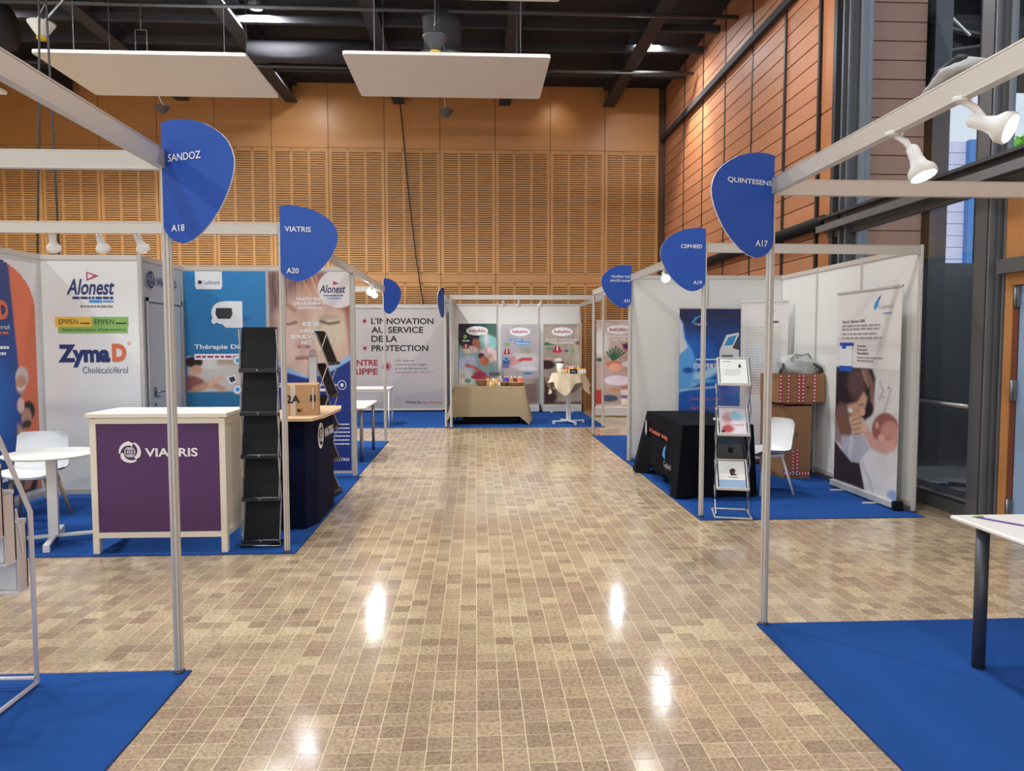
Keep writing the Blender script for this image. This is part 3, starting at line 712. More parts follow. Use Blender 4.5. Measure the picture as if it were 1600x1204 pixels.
f.text('Zyma', .15, .365, .69, .465, 'ink_navy', .05); f.text('D', .71, .362, .86, .44, 'ink_orange', .06); f.ell(.89, .36, .016, .007, 'ink_orange', inner=.6)
f.text('Cholécalciférol', .4, .462, .87, .49, 'ink_navy', -.005)
f.build(e)
def swirl(f, cx, cy, r, m, asp, inner_m, L=2):
    for k in range(3):
        a0 = 2 * PI * k / 3 + .5; P1 = []; P2 = []
        for j in range(12):
            a = a0 + j / 11 * 2.5; P1.append((cx + r * math.cos(a), cy + r * asp * math.sin(a))); q = r * (.98 - .42 * (j / 11) ** .7); P2.append((cx + q * math.cos(a), cy + q * asp * math.sin(a)))
        mb = f.B('logo'); n = 12; mb.add([f.P(u, v, L) for u, v in P1 + P2], [(j, j + 1, n + j + 1, n + j) for j in range(n - 1)], m)
    f.ell(cx, cy, r * .5, r * .5 * asp, m, 'logo', L + 1, inner=.86)
    for k in (-.5, 0, .5):
        f.rect(cx - r * .5 * math.sqrt(1 - k * k), cy + (k * r * .5 - r * .03) * asp, cx + r * .5 * math.sqrt(1 - k * k), cy + (k * r * .5 + r * .03) * asp, m, 'logo', L + 1)
    f.ell(cx, cy, r * .22, r * .5 * asp, m, 'logo', L + 1, inner=.75); f.rect(cx - r * .03, cy - r * .48 * asp, cx + r * .03, cy + r * .48 * asp, m, 'logo', L + 1)
e = thing('wall_lettering', (-3.39, 7.8, 2.1), 'dark lettering VIATRIS with round emblem above the grey closet door', 'lettering')
f = Face((-3.394, 7.7, 2.45), (0, 1, 0), (0, 0, -1), 1.0, .4); swirl(f, .17, .45, .09, 'ink_navy', 2.5, 'x'); f.text('VIATRIS', .3, .36, .82, .56, 'ink_navy', .02); f.build(e)

# ---- left wall print: navy arch with bottle, dropper and faces
e, f = sheet('wall_poster', 'navy and orange arched wall print with four smiling faces, at the left edge', 'poster', (-4.405, 5.75, 2.4), (0, 1, 0), 1.86, 2.25, 'banner_white', 'booth wall prints')
def arch(u, v): return u < .97 and (u < .6 or v > .2 - .2 * math.sqrt(max(0, 1 - ((u - .6) / .37) ** 2)))
f.paint([('g', (62, 72, 122), (34, 76, 150), 0, .6), ('p', [(.76, 0), (1, 0), (1, 1), (.86, 1), (.82, .5)], (226, 118, 84), .01), 
         ('e', .45, .6, .25, .3, 0, (28, 104, 190), .9), ('p', [(.56, .46), (.58, .41), (.6, .46), (.615, .5), (.62, .78), (.57, .78), (.565, .5)], (206, 176, 88), .012), ('l', [(.57, .61), (.62, .61)], .004, (130, 106, 50), .005), ('l', [(.57, .5), (.62, .5)], .006, (236, 214, 140), .006),
         ('p', [(.25, .46), (.46, .46), (.48, .56), (.5, .8), (.25, .8)], (128, 186, 214), .02), ('p', [(.28, .46), (.44, .46), (.44, .55), (.28, .55)], (38, 46, 60), .01),
         ('e', .84, .5, .055, .055, 0, (206, 196, 190), .2), ('e', .83, .53, .045, .05, 0, (206, 150, 130), .2), ('l', [(.8, .545), (.83, .555), (.86, .54)], .006, (240, 230, 226), .01),
         ('e', .88, .65, .06, .055, 0, (48, 36, 40), .2), ('e', .865, .68, .045, .055, 0, (192, 140, 118), .2), ('e', .865, .705, .04, .022, 0, (70, 48, 46), .4), ('e', .82, .62, .03, .04, 0, (232, 190, 180), .3),
         ('e', .86, .83, .075, .09, 0, (40, 26, 34), .2), ('e', .85, .82, .045, .055, 0, (206, 142, 122), .2), ('l', [(.825, .835), (.85, .845), (.87, .832)], .006, (244, 236, 230), .01), ('p', [(.79, .7), (.84, .74), (.82, .8), (.79, .8)], (226, 176, 80), .03),
         ('e', .87, .96, .07, .07, 0, (46, 30, 34), .2), ('e', .85, .95, .045, .05, 0, (190, 132, 112), .2)], 110, 130, mask=arch)
f.text('Zyma', .38, .18, .66, .27, WHITE, .04, L=3); f.text('D', .67, .175, .745, .255, 'ink_orange', .05, L=3); f.text('Cholécalciférol', .38, .275, .75, .295, WHITE, 0, L=3); f.words(.45, .305, .74, 'ink_orange', .01, 3, L=3)
f.rect(.3, .36, .58, .42, 'ink_orange', L=2); f.words(.6, .365, .74, WHITE, .012, 5, L=3); f.words(.6, .39, .72, WHITE, .012, 6, L=3); f.words(.35, .885, .72, WHITE, .012, 8, L=3); f.words(.4, .915, .8, WHITE, .014, 9, L=3)
f.build(e)

# ---- grey banner L'INNOVATION
e, f = sheet('wide_banner', "wide grey banner lettered L'INNOVATION AU SERVICE DE LA PROTECTION", 'banner', (-3.6, 17.05, 2.4), (1, 0, 0), 2.88, 2.35, 'banner_white')
f.paint([('bg', (198, 190, 186)), ('p', [(1, .1), (1, 1), (.35, 1), (.62, .7)], (186, 177, 175), .01), ('p', [(.62, .86), (1, .8), (1, 1), (.3, 1)], (174, 166, 166), .02), ('l', [(.1, .72), (1, .735)], .001, (216, 210, 208), .004)], 60, 50)
def ip(x, y): return ((x - 490) / 207.0 * 1.0, (y - 479) / 161.0)
for s_, x0, x1, y0 in (("L'INNOVATION", 576, 679, 494), ('AU SERVICE', 576, 662, 508), ('DE LA', 576, 619, 522), ('PROTECTION', 576, 670, 537)):
    u0, v0 = ip(x0, y0); u1, v1 = ip(x1, y0 + 10); f.text(s_, u0, v0, u1, v1, 'ink_black', .025)
for s_, x1, y0 in (('CONTRE', 586, 560), ('LA GRIPPE', 586, 574)):
    u0, v0 = ip(529 if s_ == 'CONTRE' else 506, y0); u1, v1 = ip(x1, y0 + 10); f.text(s_, u0, v0, u1, v1, 'ink_red', .03)
for x, y in ((565, 499), (565, 542)): u, v = ip(x, y); f.ell(u, v, .014, .018, 'ink_red'); f.ell(u, v, .024, .03, 'ink_lightgrey', L=1, inner=.9)
u, v = ip(565, 520); f.rect(u - .001, 0, u + .001, .47, 'ink_lightgrey')
u, v = ip(601, 571); f.ell(u, v, .035, .043, 'ink_red', inner=.85); f.ell(u, v, .022, .028, 'ink_red')
for k, (s_, x1) in enumerate((('CSL Seqirus', 646), ('contribue à protéger', 668), ('la santé des patients', 668), ('depuis plus de 100 ans !', 677))):
    u0, v0 = ip(615, 560 + 6.2 * k); u1, v1 = ip(x1, 564 + 6.2 * k); f.text(s_, u0, v0, u1, v1, 'ink_black' if k < 3 else 'ink_red', 0)
u0, v0 = ip(632, 626); u1, v1 = ip(658, 631); f.text('Driven by', u0, v0, u1, v1, 'ink_black', .02); u2, _ = ip(692, 0); f.text('Our Promise', u1 + .008, v0, u2, v1, 'ink_red', 0)
f.build(e)
b = MB(); b.box(-3.62, -.7, 17.03, 17.08, 2.4, 2.46, 'aluminium', bev=.01); obj('top_rail', b, e)
b = MB(); b.box(-3.62, -.7, 17.0, 17.1, .03, .07, 'aluminium', bev=.01); b.tube([(-.74, 16.98, .03), (-.74, 17.02, .03)], .03, 'black', 10); obj('base_rail', b, e)
b = MB(); b.box(-.72, -.68, 17.03, 17.08, .06, 2.42, 'aluminium'); obj('side_rail', b, e)

# ---- four roll-up banners with babies
def babylogo(f, cx, cy, rx, ry): f.ell(cx, cy, rx, ry, WHITE, 'logo', 3, 30); f.text('babybio', cx - rx * .75, cy - ry * .42, cx + rx * .75, cy + ry * .5, 'ink_red', .02, 'logo', 4)
e, f = sheet('wall_poster', 'baby food poster with dark haired parent, bright under the lamp, leftmost of the four', 'poster', (-.38, 16.74, 2.04), (1, 0, 0), .86, 1.42, 'banner_white', 'baby food posters')
f.paint([('g', (40, 66, 72), (150, 180, 176), 0, .5), ('e', .25, .18, .36, .34, 0, (34, 34, 44), .2), ('e', .9, .1, .2, .2, 0, (70, 112, 100), .5), ('e', .78, .3, .26, .2, 20, (150, 206, 200), .3),
         ('l', [(.72, .15), (.74, .35)], .05, (214, 206, 220), .05), ('e', .47, .33, .1, .16, -20, (186, 116, 84), .3), ('e', .3, .42, .2, .1, 0, (226, 200, 186), .4), ('e', .8, .5, .24, .2, 10, (236, 204, 204), .2), ('e', .84, .52, .07, .06, 0, (216, 190, 170), .4),
         ('e', .6, .52, .09, .08, 30, (92, 36, 40), .3), ('e', .68, .6, .13, .12, 30, (204, 120, 86), .3), ('p', [(0, .55), (.4, .5), (.5, .68), (.3, .8), (0, .75)], (196, 202, 226), .05), ('l', [(.2, .67), (.4, .7), (.6, .78)], .04, (206, 96, 90), .05),
         ('p', [(0, .74), (.25, .72), (.45, .85), (.4, 1), (0, 1)], (216, 222, 214), .05), ('e', .55, .82, .18, .09, 0, (176, 60, 96), .5), ('l', [(.36, .86), (.62, .9)], .04, (196, 40, 56), .03), ('l', [(.68, .87), (.85, .87)], .03, (216, 60, 40), .03),
         ('p', [(.02, .76), (.16, .76), (.16, .98), (.02, .98)], (232, 220, 212), .02), ('e', .23, .92, .08, .06, 0, (120, 170, 110), .3), ('p', [(.55, .88), (.66, .88), (.66, 1), (.55, 1)], (92, 94, 78), .03), ('n', .16, 14, 2)], 60, 96)
babylogo(f, .49, .115, .29, .075); f.ell(.17, .21, .05, .035, 'ink_green', L=3); f.words(.1, .265, .28, WHITE, .02, 2, L=3); f.poly([(.13, .33), (.25, .33), (.29, .4), (.1, .4)], 'ink_red', L=3); f.rect(.175, .33, .205, .39, WHITE, L=4)
for k in range(3): f.words(.04, .79 + .035 * k, .15, 'ink_orange', .012, k, L=3)
f.build(e)
e, f = rollup('baby food roll-up banner with blue title boxes, second from the left', (.6, 16.68, 2.02), (1, 0, 0), .86, 1.84, 'banner_white')
f.paint([('g', (190, 184, 190), (176, 166, 168), 0, .5), ('e', .6, .45, .5, .2, 0, (206, 200, 200), .6), ('e', .28, .45, .1, .14, 20, (196, 140, 140), .4), ('l', [(.42, .46), (.55, .43), (.78, .43)], .045, (196, 78, 82), .02), ('e', .35, .48, .14, .05, -20, (206, 150, 146), .4),
         ('e', .7, .55, .28, .06, 0, (222, 216, 222), .5), ('p', [(.02, .4), (.2, .4), (.22, .5), (.02, .5)], (36, 96, 160), .02), ('e', .1, .52, .12, .05, 0, (120, 96, 150), .4), ('e', .12, .62, .1, .05, 0, (196, 160, 150), .5), ('e', .08, .66, .08, .03, 0, (30, 34, 60), .3), ('e', .7, .61, .16, .03, 0, (80, 130, 190), .3),
         ('p', [(0, .72), (1, .68), (1, 1), (0, 1)], (128, 104, 98), .15), ('e', .5, .72, .4, .05, 0, (170, 160, 130), .6), ('n', .12, 12, 8)], 56, 110)
babylogo(f, .49, .09, .27, .053); f.rect(.22, .175, .56, .205, 'ink_cyan', L=2); f.text('Formule', .26, .18, .52, .2, WHITE, .02, L=3); f.rect(.36, .21, .76, .25, 'ink_cyan', L=2); f.text('Épaissie', .39, .215, .73, .247, WHITE, .02, L=3)
f.ell(.14, .245, .07, .022, 'ink_green', L=3); f.poly([(.09, .3), (.19, .3), (.23, .37), (.05, .37)], 'ink_red', L=3); f.rect(.125, .3, .15, .36, WHITE, L=4)
for k in range(4): f.words(.5, .285 + .02 * k, .78, 'ink_green', .009, 60 + k, L=3)
f.ell(.12, .425, .08, .02, WHITE, L=3, inner=.8); f.build(e)
e, f = rollup('brown toned baby food roll-up banner behind the cream cloth table', (1.56, 16.68, 2.02), (1, 0, 0), .88, 1.84, 'banner_white')
f.paint([('g', (176, 160, 148), (160, 146, 132), 0, .5), ('e', .12, .24, .14, .04, 0, (60, 110, 80), .4), ('e', .16, .3, .1, .03, 0, (90, 150, 100), .4), ('e', .8, .35, .26, .3, 0, (176, 164, 146), .5), ('l', [(.9, .02), (.84, .2), (.92, .5)], .04, (198, 184, 166), .08),
         ('e', .89, .23, .05, .04, 0, (140, 66, 54), .4), ('e', .36, .33, .14, .05, 0, (206, 52, 74), .25), ('e', .6, .33, .06, .03, 0, (70, 80, 140), .3), ('e', .75, .33, .06, .03, 0, (130, 180, 100), .3), ('e', .38, .44, .1, .05, 0, (232, 226, 220), .3),
         ('e', .08, .5, .22, .12, 0, (52, 34, 38), .25), ('e', .14, .42, .1, .03, 0, (216, 160, 150), .4), ('p', [(0, .66), (.3, .7), (.4, .85), (.3, 1), (0, 1)], (64, 42, 40), .1), ('e', .22, .75, .2, .08, 40, (168, 126, 110), .4), ('e', .7, .85, .35, .12, 0, (150, 136, 128), .5), ('p', [(.3, .96), (1, .96), (1, 1), (.3, 1)], (110, 90, 80), .02), ('n', .14, 12, 9)], 56, 110)
babylogo(f, .49, .09, .28, .055); f.text('ILS ONT TOUT POUR', .06, .18, .88, .2, WHITE, .02, L=3); f.text('VOUS CHARMER', .14, .212, .8, .238, WHITE, .02, L=3); f.poly([(.3, .27), (.42, .27), (.46, .34), (.26, .34)], 'ink_red', L=3); f.rect(.345, .27, .375, .33, WHITE, L=4); f.build(e)
e, f = rollup('baby food roll-up banner with red hat and palm plant, right of the thin posts', (2.62, 15.75, 2.07), (1, -.18, 0), .92, 1.86, 'banner_white')
f.paint([('g', (206, 190, 186), (186, 160, 150), 0, .4), ('e', .1, .25, .2, .3, 0, (224, 220, 216), .5), ('e', .9, .3, .28, .14, 0, (176, 52, 84), .15), ('p', [(.6, .26), (1, .3), (1, .35), (.65, .31)], (60, 50, 80), .02), ('e', .86, .4, .16, .1, 0, (216, 142, 104), .2)] +
        [('l', [(.4, .46), (.25 + .07 * k, .3 + .02 * abs(k - 3))], .02, (48, 98, 72), .015) for k in range(7)] +
        [('e', .08, .45, .08, .04, 0, (44, 90, 60), .4), ('e', .42, .5, .2, .08, 0, (196, 120, 84), .2), ('e', .45, .54, .15, .1, 0, (226, 164, 140), .2), ('e', .78, .5, .18, .07, 0, (224, 214, 220), .3), ('e', .9, .6, .14, .1, 0, (120, 60, 56), .4),
         ('e', .5, .69, .3, .12, 0, (224, 212, 226), .2), ('e', .45, .8, .14, .04, 0, (206, 140, 110), .3), ('p', [(0, .8), (.16, .8), (.16, .97), (0, .97)], (190, 62, 56), .02), ('e', .32, .9, .2, .08, 0, (78, 92, 116), .15), ('e', .8, .77, .22, .03, 0, (196, 70, 80), .3),
         ('p', [(.58, .8), (.9, .8), (.88, .97), (.6, .97)], (232, 222, 216), .02), ('l', [(.62, .88), (.86, .88)], .04, (120, 90, 160), .03), ('e', .95, .93, .06, .04, 0, (80, 50, 40), .3), ('p', [(0, .97), (1, .97), (1, 1), (0, 1)], (206, 190, 180), .01), ('n', .12, 12, 11)], 60, 116)
babylogo(f, .53, .1, .29, .055); f.text('NOURRIR', .3, .165, .75, .19, WHITE, .02, L=3); f.text('LA VIE', .38, .2, .7, .23, WHITE, .02, L=3); f.build(e)

# ---- right booth: blue roll-up, white roll-up, mother and baby roll-up
e, f = rollup('blue roll-up banner with white analyser and word OUVERT', (2.62, 9.28, 2.04), (1, 0, 0), .8, 1.98, 'banner_white')
f.paint([('g', (46, 52, 92), (36, 96, 186), .05, .4), ('e', .2, .3, .35, .3, 0, (40, 104, 196), .8), ('p', [(0, .06), (.06, .1), (.1, .2), (.2, .26), (.3, .36), (.3, .5), (.0, .55)], (96, 170, 236), .03), ('p', [(0, .06), (.05, .1), (.07, .18), (.14, .25), (0, .3)], (214, 220, 232), .02),
         ('e', .15, .4, .09, .05, 0, (36, 84, 170), .6), ('p', [(.25, .42), (.66, .37), (.7, .4), (.35, .48), (.2, .5)], (170, 216, 244), .06), ('l', [(.02, .53), (.4, .515), (.6, .51)], .008, (210, 236, 250), .03), ('e', .35, .47, .25, .03, 0, (90, 180, 236), .8), ('n', .03, 20, 2)], 70, 150)
f.poly([(.66, .27), (.77, .17), (.97, .155), (.98, .27), (.98, .5), (.66, .49)], 'white_plastic', L=2); f.poly([(.73, .24), (.8, .185), (.94, .17), (.87, .235)], 'ink_cyan', L=3); f.rect(.69, .3, .88, .455, 'ink_grey', L=3); f.poly([(.87, .255), (.97, .17), (.98, .27)], 'dark_steel', L=3)
f.ell(.71, .39, .04, .025, WHITE, L=5)
f.text('Cepheid', .24, .09, .44, .112, WHITE, .0, L=3); f.poly([(.19, .09), (.25, .055), (.38, .04), (.28, .065), (.22, .1)], 'ink_cyan', L=3)
f.text('OUVERT', .24, .355, .63, .39, WHITE, .02, L=3); f.words(.28, .325, .62, WHITE, .009, 3, L=3)
for k, s_ in enumerate(('Développez votre', 'laboratoire à l\'intérieur', 'de votre hôpital')): f.text(s_, .19, .575 + .052 * k, .19 + (.52, .62, .45)[k], .605 + .052 * k, 'ink_orange', -.01, L=3)
for k in range(4): f.words(.2, .735 + .022 * k + (.03 if k > 2 else 0), .72, WHITE, .009, 20 + k, L=3)
for k in range(4): f.ell(.24 + .15 * k, .9, .04, .017, 'ink_orange' if k < 2 else WHITE, L=3, inner=.85)
f.build(e)
e, f = rollup('white roll-up banner with fine print, half hidden behind the near post', (3.5, 9.48, 2.13), (.55, -.22, 0), .58, 2.05, 'banner_white', base='dark_steel')
f.text('Cepheid', .52, .05, .72, .065, 'ink_grey', 0); f.poly([(.5, .05), (.52, .02), (.6, .01), (.55, .03)], 'ink_cyan'); f.words(.5, .12, .8, 'ink_black', .012, 2)
for k in range(26):
    f.words(.1, .155 + .017 * k, .86, ['pale_green', 'pale_blue', 'ink_lightgrey', 'pale_red'][min(3, k // 7)], .005, k)
f.build(e)
e, f = rollup('white roll-up banner with photograph of a mother kissing a newborn hand', (3.98, 7.86, 2.13), (.02, -1, 0), 1.17, 2.04, 'banner_white')
PH = .385
f.paint([('bg', (206, 200, 198)), ('e', .8, .2, .3, .2, 0, (216, 210, 206), .5), ('l', [(.72, .1), (.78, .17), (.72, .24)], .008, (170, 164, 168), .02), ('l', [(.88, .15), (.82, .3), (.8, .36)], .01, (176, 170, 174), .03), ('e', .85, .14, .01, .006, 0, (60, 50, 50), .3), ('e', .78, .22, .01, .006, 0, (60, 50, 50), .3),
         ('p', [(0, 0), (.6, 0), (.66, .08), (.64, .24), (.6, .38), (.52, .43), (.42, .4), (.2, .45), (0, .5)], (38, 30, 36), .03), ('e', .36, .14, .15, .14, 30, (92, 68, 66), .6), ('l', [(.5, .02), (.6, .12), (.62, .3)], .03, (140, 102, 92), .05), ('l', [(.45, .03), (.55, .14)], .015, (166, 126, 110), .03), ('e', .55, .33, .09, .07, 0, (44, 30, 36), .3),
         ('p', [(.2, .33), (.38, .29), (.48, .2), (.54, .24), (.5, .36), (.4, .42), (.22, .4)], (206, 162, 132), .04), ('l', [(.4, .31), (.48, .3)], .006, (130, 90, 76), .015), ('e', .26, .37, .05, .02, 0, (232, 228, 232), .3), ('e', .47, .365, .04, .03, 0, (226, 180, 152), .3),
         ('e', .12, .45, .14, .14, 0, (120, 92, 88), .4), ('e', .16, .53, .15, .11, 20, (122, 84, 66), .3), ('p', [(.25, .42), (.42, .38), (.52, .46), (.46, .56), (.34, .57)], (214, 172, 140), .03)] +
        [('l', [(.3, .45 + .04 * k), (.45, .41 + .045 * k)], .004, (140, 98, 78), .012) for k in range(4)] +
        [('e', .82, .48, .2, .15, -10, (150, 92, 84), .15), ('e', .9, .5, .15, .11, 0, (196, 140, 124), .3), ('e', .77, .55, .05, .04, 0, (216, 166, 152), .4), ('l', [(.84, .54), (.92, .535)], .005, (126, 80, 74), .015), ('e', .7, .45, .03, .03, 0, (200, 150, 134), .3),
         ('l', [(.52, .5), (.64, .6), (.82, .62), (.92, .58)], .05, (206, 156, 142), .04), ('e', .51, .485, .045, .04, 0, (222, 176, 158), .3),
         ('p', [(.12, .6), (.5, .56), (.6, .66), (.45, .78), (.26, .8), (.12, .74)], (178, 176, 188), .04), ('l', [(.3, .6), (.28, .76)], .02, (206, 206, 214), .05), ('p', [(.02, .66), (.12, .72), (.3, .8), (.44, .79), (.54, 1), (0, 1), (0, .66)], (54, 42, 48), .02), ('p', [(.0, .44), (.1, .58), (.14, .68), (.0, .66)], (140, 120, 120), .04),
         ('p', [(.46, .76), (.6, .65), (.82, .68), (1, .62), (1, 1), (.54, 1)], (214, 208, 206), .03), ('l', [(.5, .8), (.62, .92), (.66, 1)], .015, (180, 176, 184), .05), ('e', .97, .97, .1, .05, 0, (140, 156, 196), .5), ('n', .05, 22, 4)], 96, 118, 0, PH, 1, 1)
f.text('Cepheid', .68, .075, .88, .1, 'ink_grey', -.01); f.poly([(.6, .085), (.62, .06), (.71, .03), (.68, .055), (.66, .085), (.62, .1)], 'ink_cyan'); f.poly([(.66, .045), (.72, .025), (.68, .05)], 'ink_navy', L=2); f.words(.74, .115, .87, 'ink_cyan', .006, 3)
f.text("Xpert' Xpress GBS", .09, .14, .47, .16, 'ink_black', .01)
for k, (v, u1) in enumerate(((.175, .7), (.192, .7), (.217, .66), (.238, .73))): f.words(.09, v - .008, u1, 'mid_grey', .009, 40 + k)
for s_, u1, v in (('Rapidité', .5, .27), ('Précision', .52, .288), ('Flexibilité', .54, .306)): f.text(s_, .36, v, u1, v + .012, 'ink_black', .01)
f.words(.36, .33, .76, 'mid_grey', .008, 51); f.words(.36, .346, .62, 'mid_grey', .008, 52)
f.rect(.07, .262, .28, .385, 'white_plastic', 'card_holder', 4); f.rect(.06, .258, .3, .275, 'sign_blue', 'card_holder', 5); f.rect(.1, .275, .17, .29, 'sign_blue', 'card_holder', 5); f.rect(.06, .38, .29, .41, 'sign_blue', 'card_holder', 5)
f.build(e)

# ================================================================== FURNITURE AND GOODS
def drape(mb, per, ztop, m, hem, out, n=6, nrm=None):
    """skirt hanging from a closed perimeter: hem(i)=z of the hem, out(i, t)=offset outward"""
    N = len(per); cx = sum(p[0] for p in per) / N; cy = sum(p[1] for p in per) / N; P = []
    for j in range(n + 1):
        t = j / n; row = []
        for i in range(N + 1):
            p = per[i % N]; d = Vector((p[0] - cx, p[1] - cy, 0)).normalized() if nrm is None else Vector(nrm[i % N])
            q = Vector((p[0], p[1], 0)) + d * out(i % N, t); z = ztop + (hem(i % N) - ztop) * t; row.append((q.x, q.y, z - (.004 if j else 0)))
        P.append(row)
    mb.grid(P, m); mb.add([(p[0], p[1], ztop) for p in per], [tuple(range(N))], m)
def rect_per(x0, x1, y0, y1, k=10):
    P = []; Nn = []
    for (a, b, nn) in (((x0, y0), (x1, y0), (0, -1, 0)), ((x1, y0), (x1, y1), (1, 0, 0)), ((x1, y1), (x0, y1), (0, 1, 0)), ((x0, y1), (x0, y0), (-1, 0, 0))):
        for j in range(k):
            t = j / k; P.append((a[0] + (b[0] - a[0]) * t, a[1] + (b[1] - a[1]) * t))
            Nn.append(nn if j else tuple(Vector(nn) * .9 + Vector({(0, -1, 0): (-1, 0, 0), (1, 0, 0): (0, -1, 0), (0, 1, 0): (1, 0, 0), (-1, 0, 0): (0, 1, 0)}[nn]) * .9))
    return P, Nn

# ---- purple counter
t = thing('reception_counter', (-2.39, 5.85, 0), 'cream framed counter with purple front lettered VIATRIS', 'counter')
X0, X1, Y0, Y1 = -2.9, -1.9, 5.6, 6.1
for x in (X0, X1 - .045):
    for y in (Y0, Y1 - .045):
        b = MB(); b.box(x, x + .045, y, y + .045, .0065, 1.04, 'cream_paint', bev=.003); obj('leg', b, t)
b = MB(); b.box(X0 - .02, X1 + .02, Y0 - .015, Y1 + .01, 1.045, 1.08, 'cream_paint', bev=.004); obj('counter_top', b, t)
for z0, z1 in ((.13, .17), (1.0, 1.045)):
    b = MB(); b.box(X0 + .045, X1 - .045, Y0, Y0 + .04, z0, z1, 'cream_paint'); b.box(X0, X0 + .04, Y0 + .045, Y1 - .045, z0, z1, 'cream_paint'); b.box(X1 - .04, X1, Y0 + .045, Y1 - .045, z0, z1, 'cream_paint'); obj('rail', b, t)
b = MB(); b.box(X0 + .045, X1 - .045, Y0 + .012, Y0 + .02, .17, 1.0, 'purple'); obj('front_panel', b, t)
b = MB(); b.box(X1 - .028, X1 - .02, Y0 + .045, Y1 - .045, .17, 1.0, 'cream_paint'); obj('side_panel', b, t)
b = MB(); b.box(X0 + .02, X0 + .028, Y0 + .045, Y1 - .045, .17, 1.0, 'cream_paint'); obj('side_panel', b, t)
f = Face((X0 + .045, Y0 + .0115, 1.0), (1, 0, 0), (0, 0, -1), .91, .83)
swirl(f, .268, .26, .09, WHITE, 1.1, 0); f.text('VIATRIS', .39, .225, .82, .305, WHITE, .025); f.build(t)

# ---- black zigzag brochure stand
def zigzag(label, loc, rz, n, z0, z1, w, d, group):
    t = thing('brochure_stand', loc, label, 'brochure stand', group, rz); H = (z1 - z0) / n
    for k in range(n):
        zb, zt = z0 + k * H, z0 + (k + 1) * H + .01
        b = MB()
        vs = [(-w / 2, -d, zb), (w / 2, -d, zb), (w / 2, 0, zt), (-w / 2, 0, zt)]; o_ = [(x, y + .008, z - .006) for x, y, z in vs]
        b.add(vs + o_, [(0, 1, 2, 3), (7, 6, 5, 4), (0, 4, 5, 1), (1, 5, 6, 2), (2, 6, 7, 3), (3, 7, 4, 0)], 'black')
        p = obj('tray', b, t, False)
        b = MB(); b.box(-w / 2 - .004, w / 2 + .004, -d - .022, -d + .002, zb - .008, zb + .025, 'black_gloss', bev=.002); obj('tray_lip', b, p, False)
        b = MB(); b.lathe([(.009, 0), (.009, .004), (.004, .008)], 'steel', 10, Matrix(((1, 0, 0, 0), (0, 0, -1, -d - .022), (0, 1, 0, zb + .012), (0, 0, 0, 1)))); obj('stud', b, p, False)
        for sx in (-1, 1):
            x = sx * (w / 2 + .008); b = MB(); b.tube([(x, -d, zb), (x, -.01, zt - .012)], .006, 'steel', 6); obj('side_bar', b, t, False)
            if k: b = MB(); b.tube([(x, -.01, zb + .0), (x, -d + .01, zb + H * .98)], .005, 'aluminium', 6); obj('cross_bar', b, t, False)
    b = MB(); b.box(-w / 2 - .02, w / 2 + .02, -d - .03, .08, .0065, .022, 'black_gloss', bev=.004); obj('base', b, t, False)
    b = MB(); b.tube([(-w / 2 - .02, -d - .03, .025), (-w / 2 - .02, -d - .03, .05)], .006, 'steel', 6); b.tube([(w / 2 + .02, -d - .03, .025), (w / 2 + .02, -d - .03, .05)], .006, 'steel', 6); obj('corner_pin', b, t, False)
    return t
zigzag('tall black brochure stand facing the camera, right of the purple counter', (-1.69, 5.83, 0), 0, 5, .04, 1.72, .27, .075, 'black brochure stands')
zigzag('black brochure stand seen from its side behind the navy counter', (-1.62, 7.72, 0), math.radians(80), 5, .04, 1.72, .26, .14, 'black brochure stands')

# ---- navy counter
t = thing('fabric_counter', (-1.55, 6.85, 0), 'navy fabric counter with pale wooden top and white VIATRIS lettering', 'counter')
b = MB(); per = [(-1.78, 6.28), (-1.46, 6.28), (-1.4, 6.5), (-1.4, 7.2), (-1.46, 7.42), (-1.78, 7.42)]
b.add([(x, y, .0065) for x, y in per] + [(x, y, .945) for x, y in per], [(0, 1, 7, 6), (1, 2, 8, 7), (2, 3, 9, 8), (3, 4, 10, 9), (4, 5, 11, 10), (5, 0, 6, 11), (5, 4, 3, 2, 1, 0), (6, 7, 8, 9, 10, 11)], 'navy_cloth'); obj('fabric_body', b, t)
b = MB(); per = [(-1.86, 6.2), (-1.38, 6.2), (-1.33, 6.5), (-1.32, 7.2), (-1.37, 7.5), (-1.86, 7.5)]
b.add([(x, y, .946) for x, y in per] + [(x, y, .97) for x, y in per], [(0, 1, 7, 6), (1, 2, 8, 7), (2, 3, 9, 8), (3, 4, 10, 9), (4, 5, 11, 10), (5, 0, 6, 11), (5, 4, 3, 2, 1, 0), (6, 7, 8, 9, 10, 11)], 'ply'); obj('counter_top', b, t)
f = Face((-1.399, 6.5, .9), (0, 1, 0), (0, 0, -1), .7, .3); swirl(f, .17, .42, .17, WHITE, 2.3, 0); f.text('VIATRIS', .4, .28, .98, .56, WHITE, .03); f.build(t)
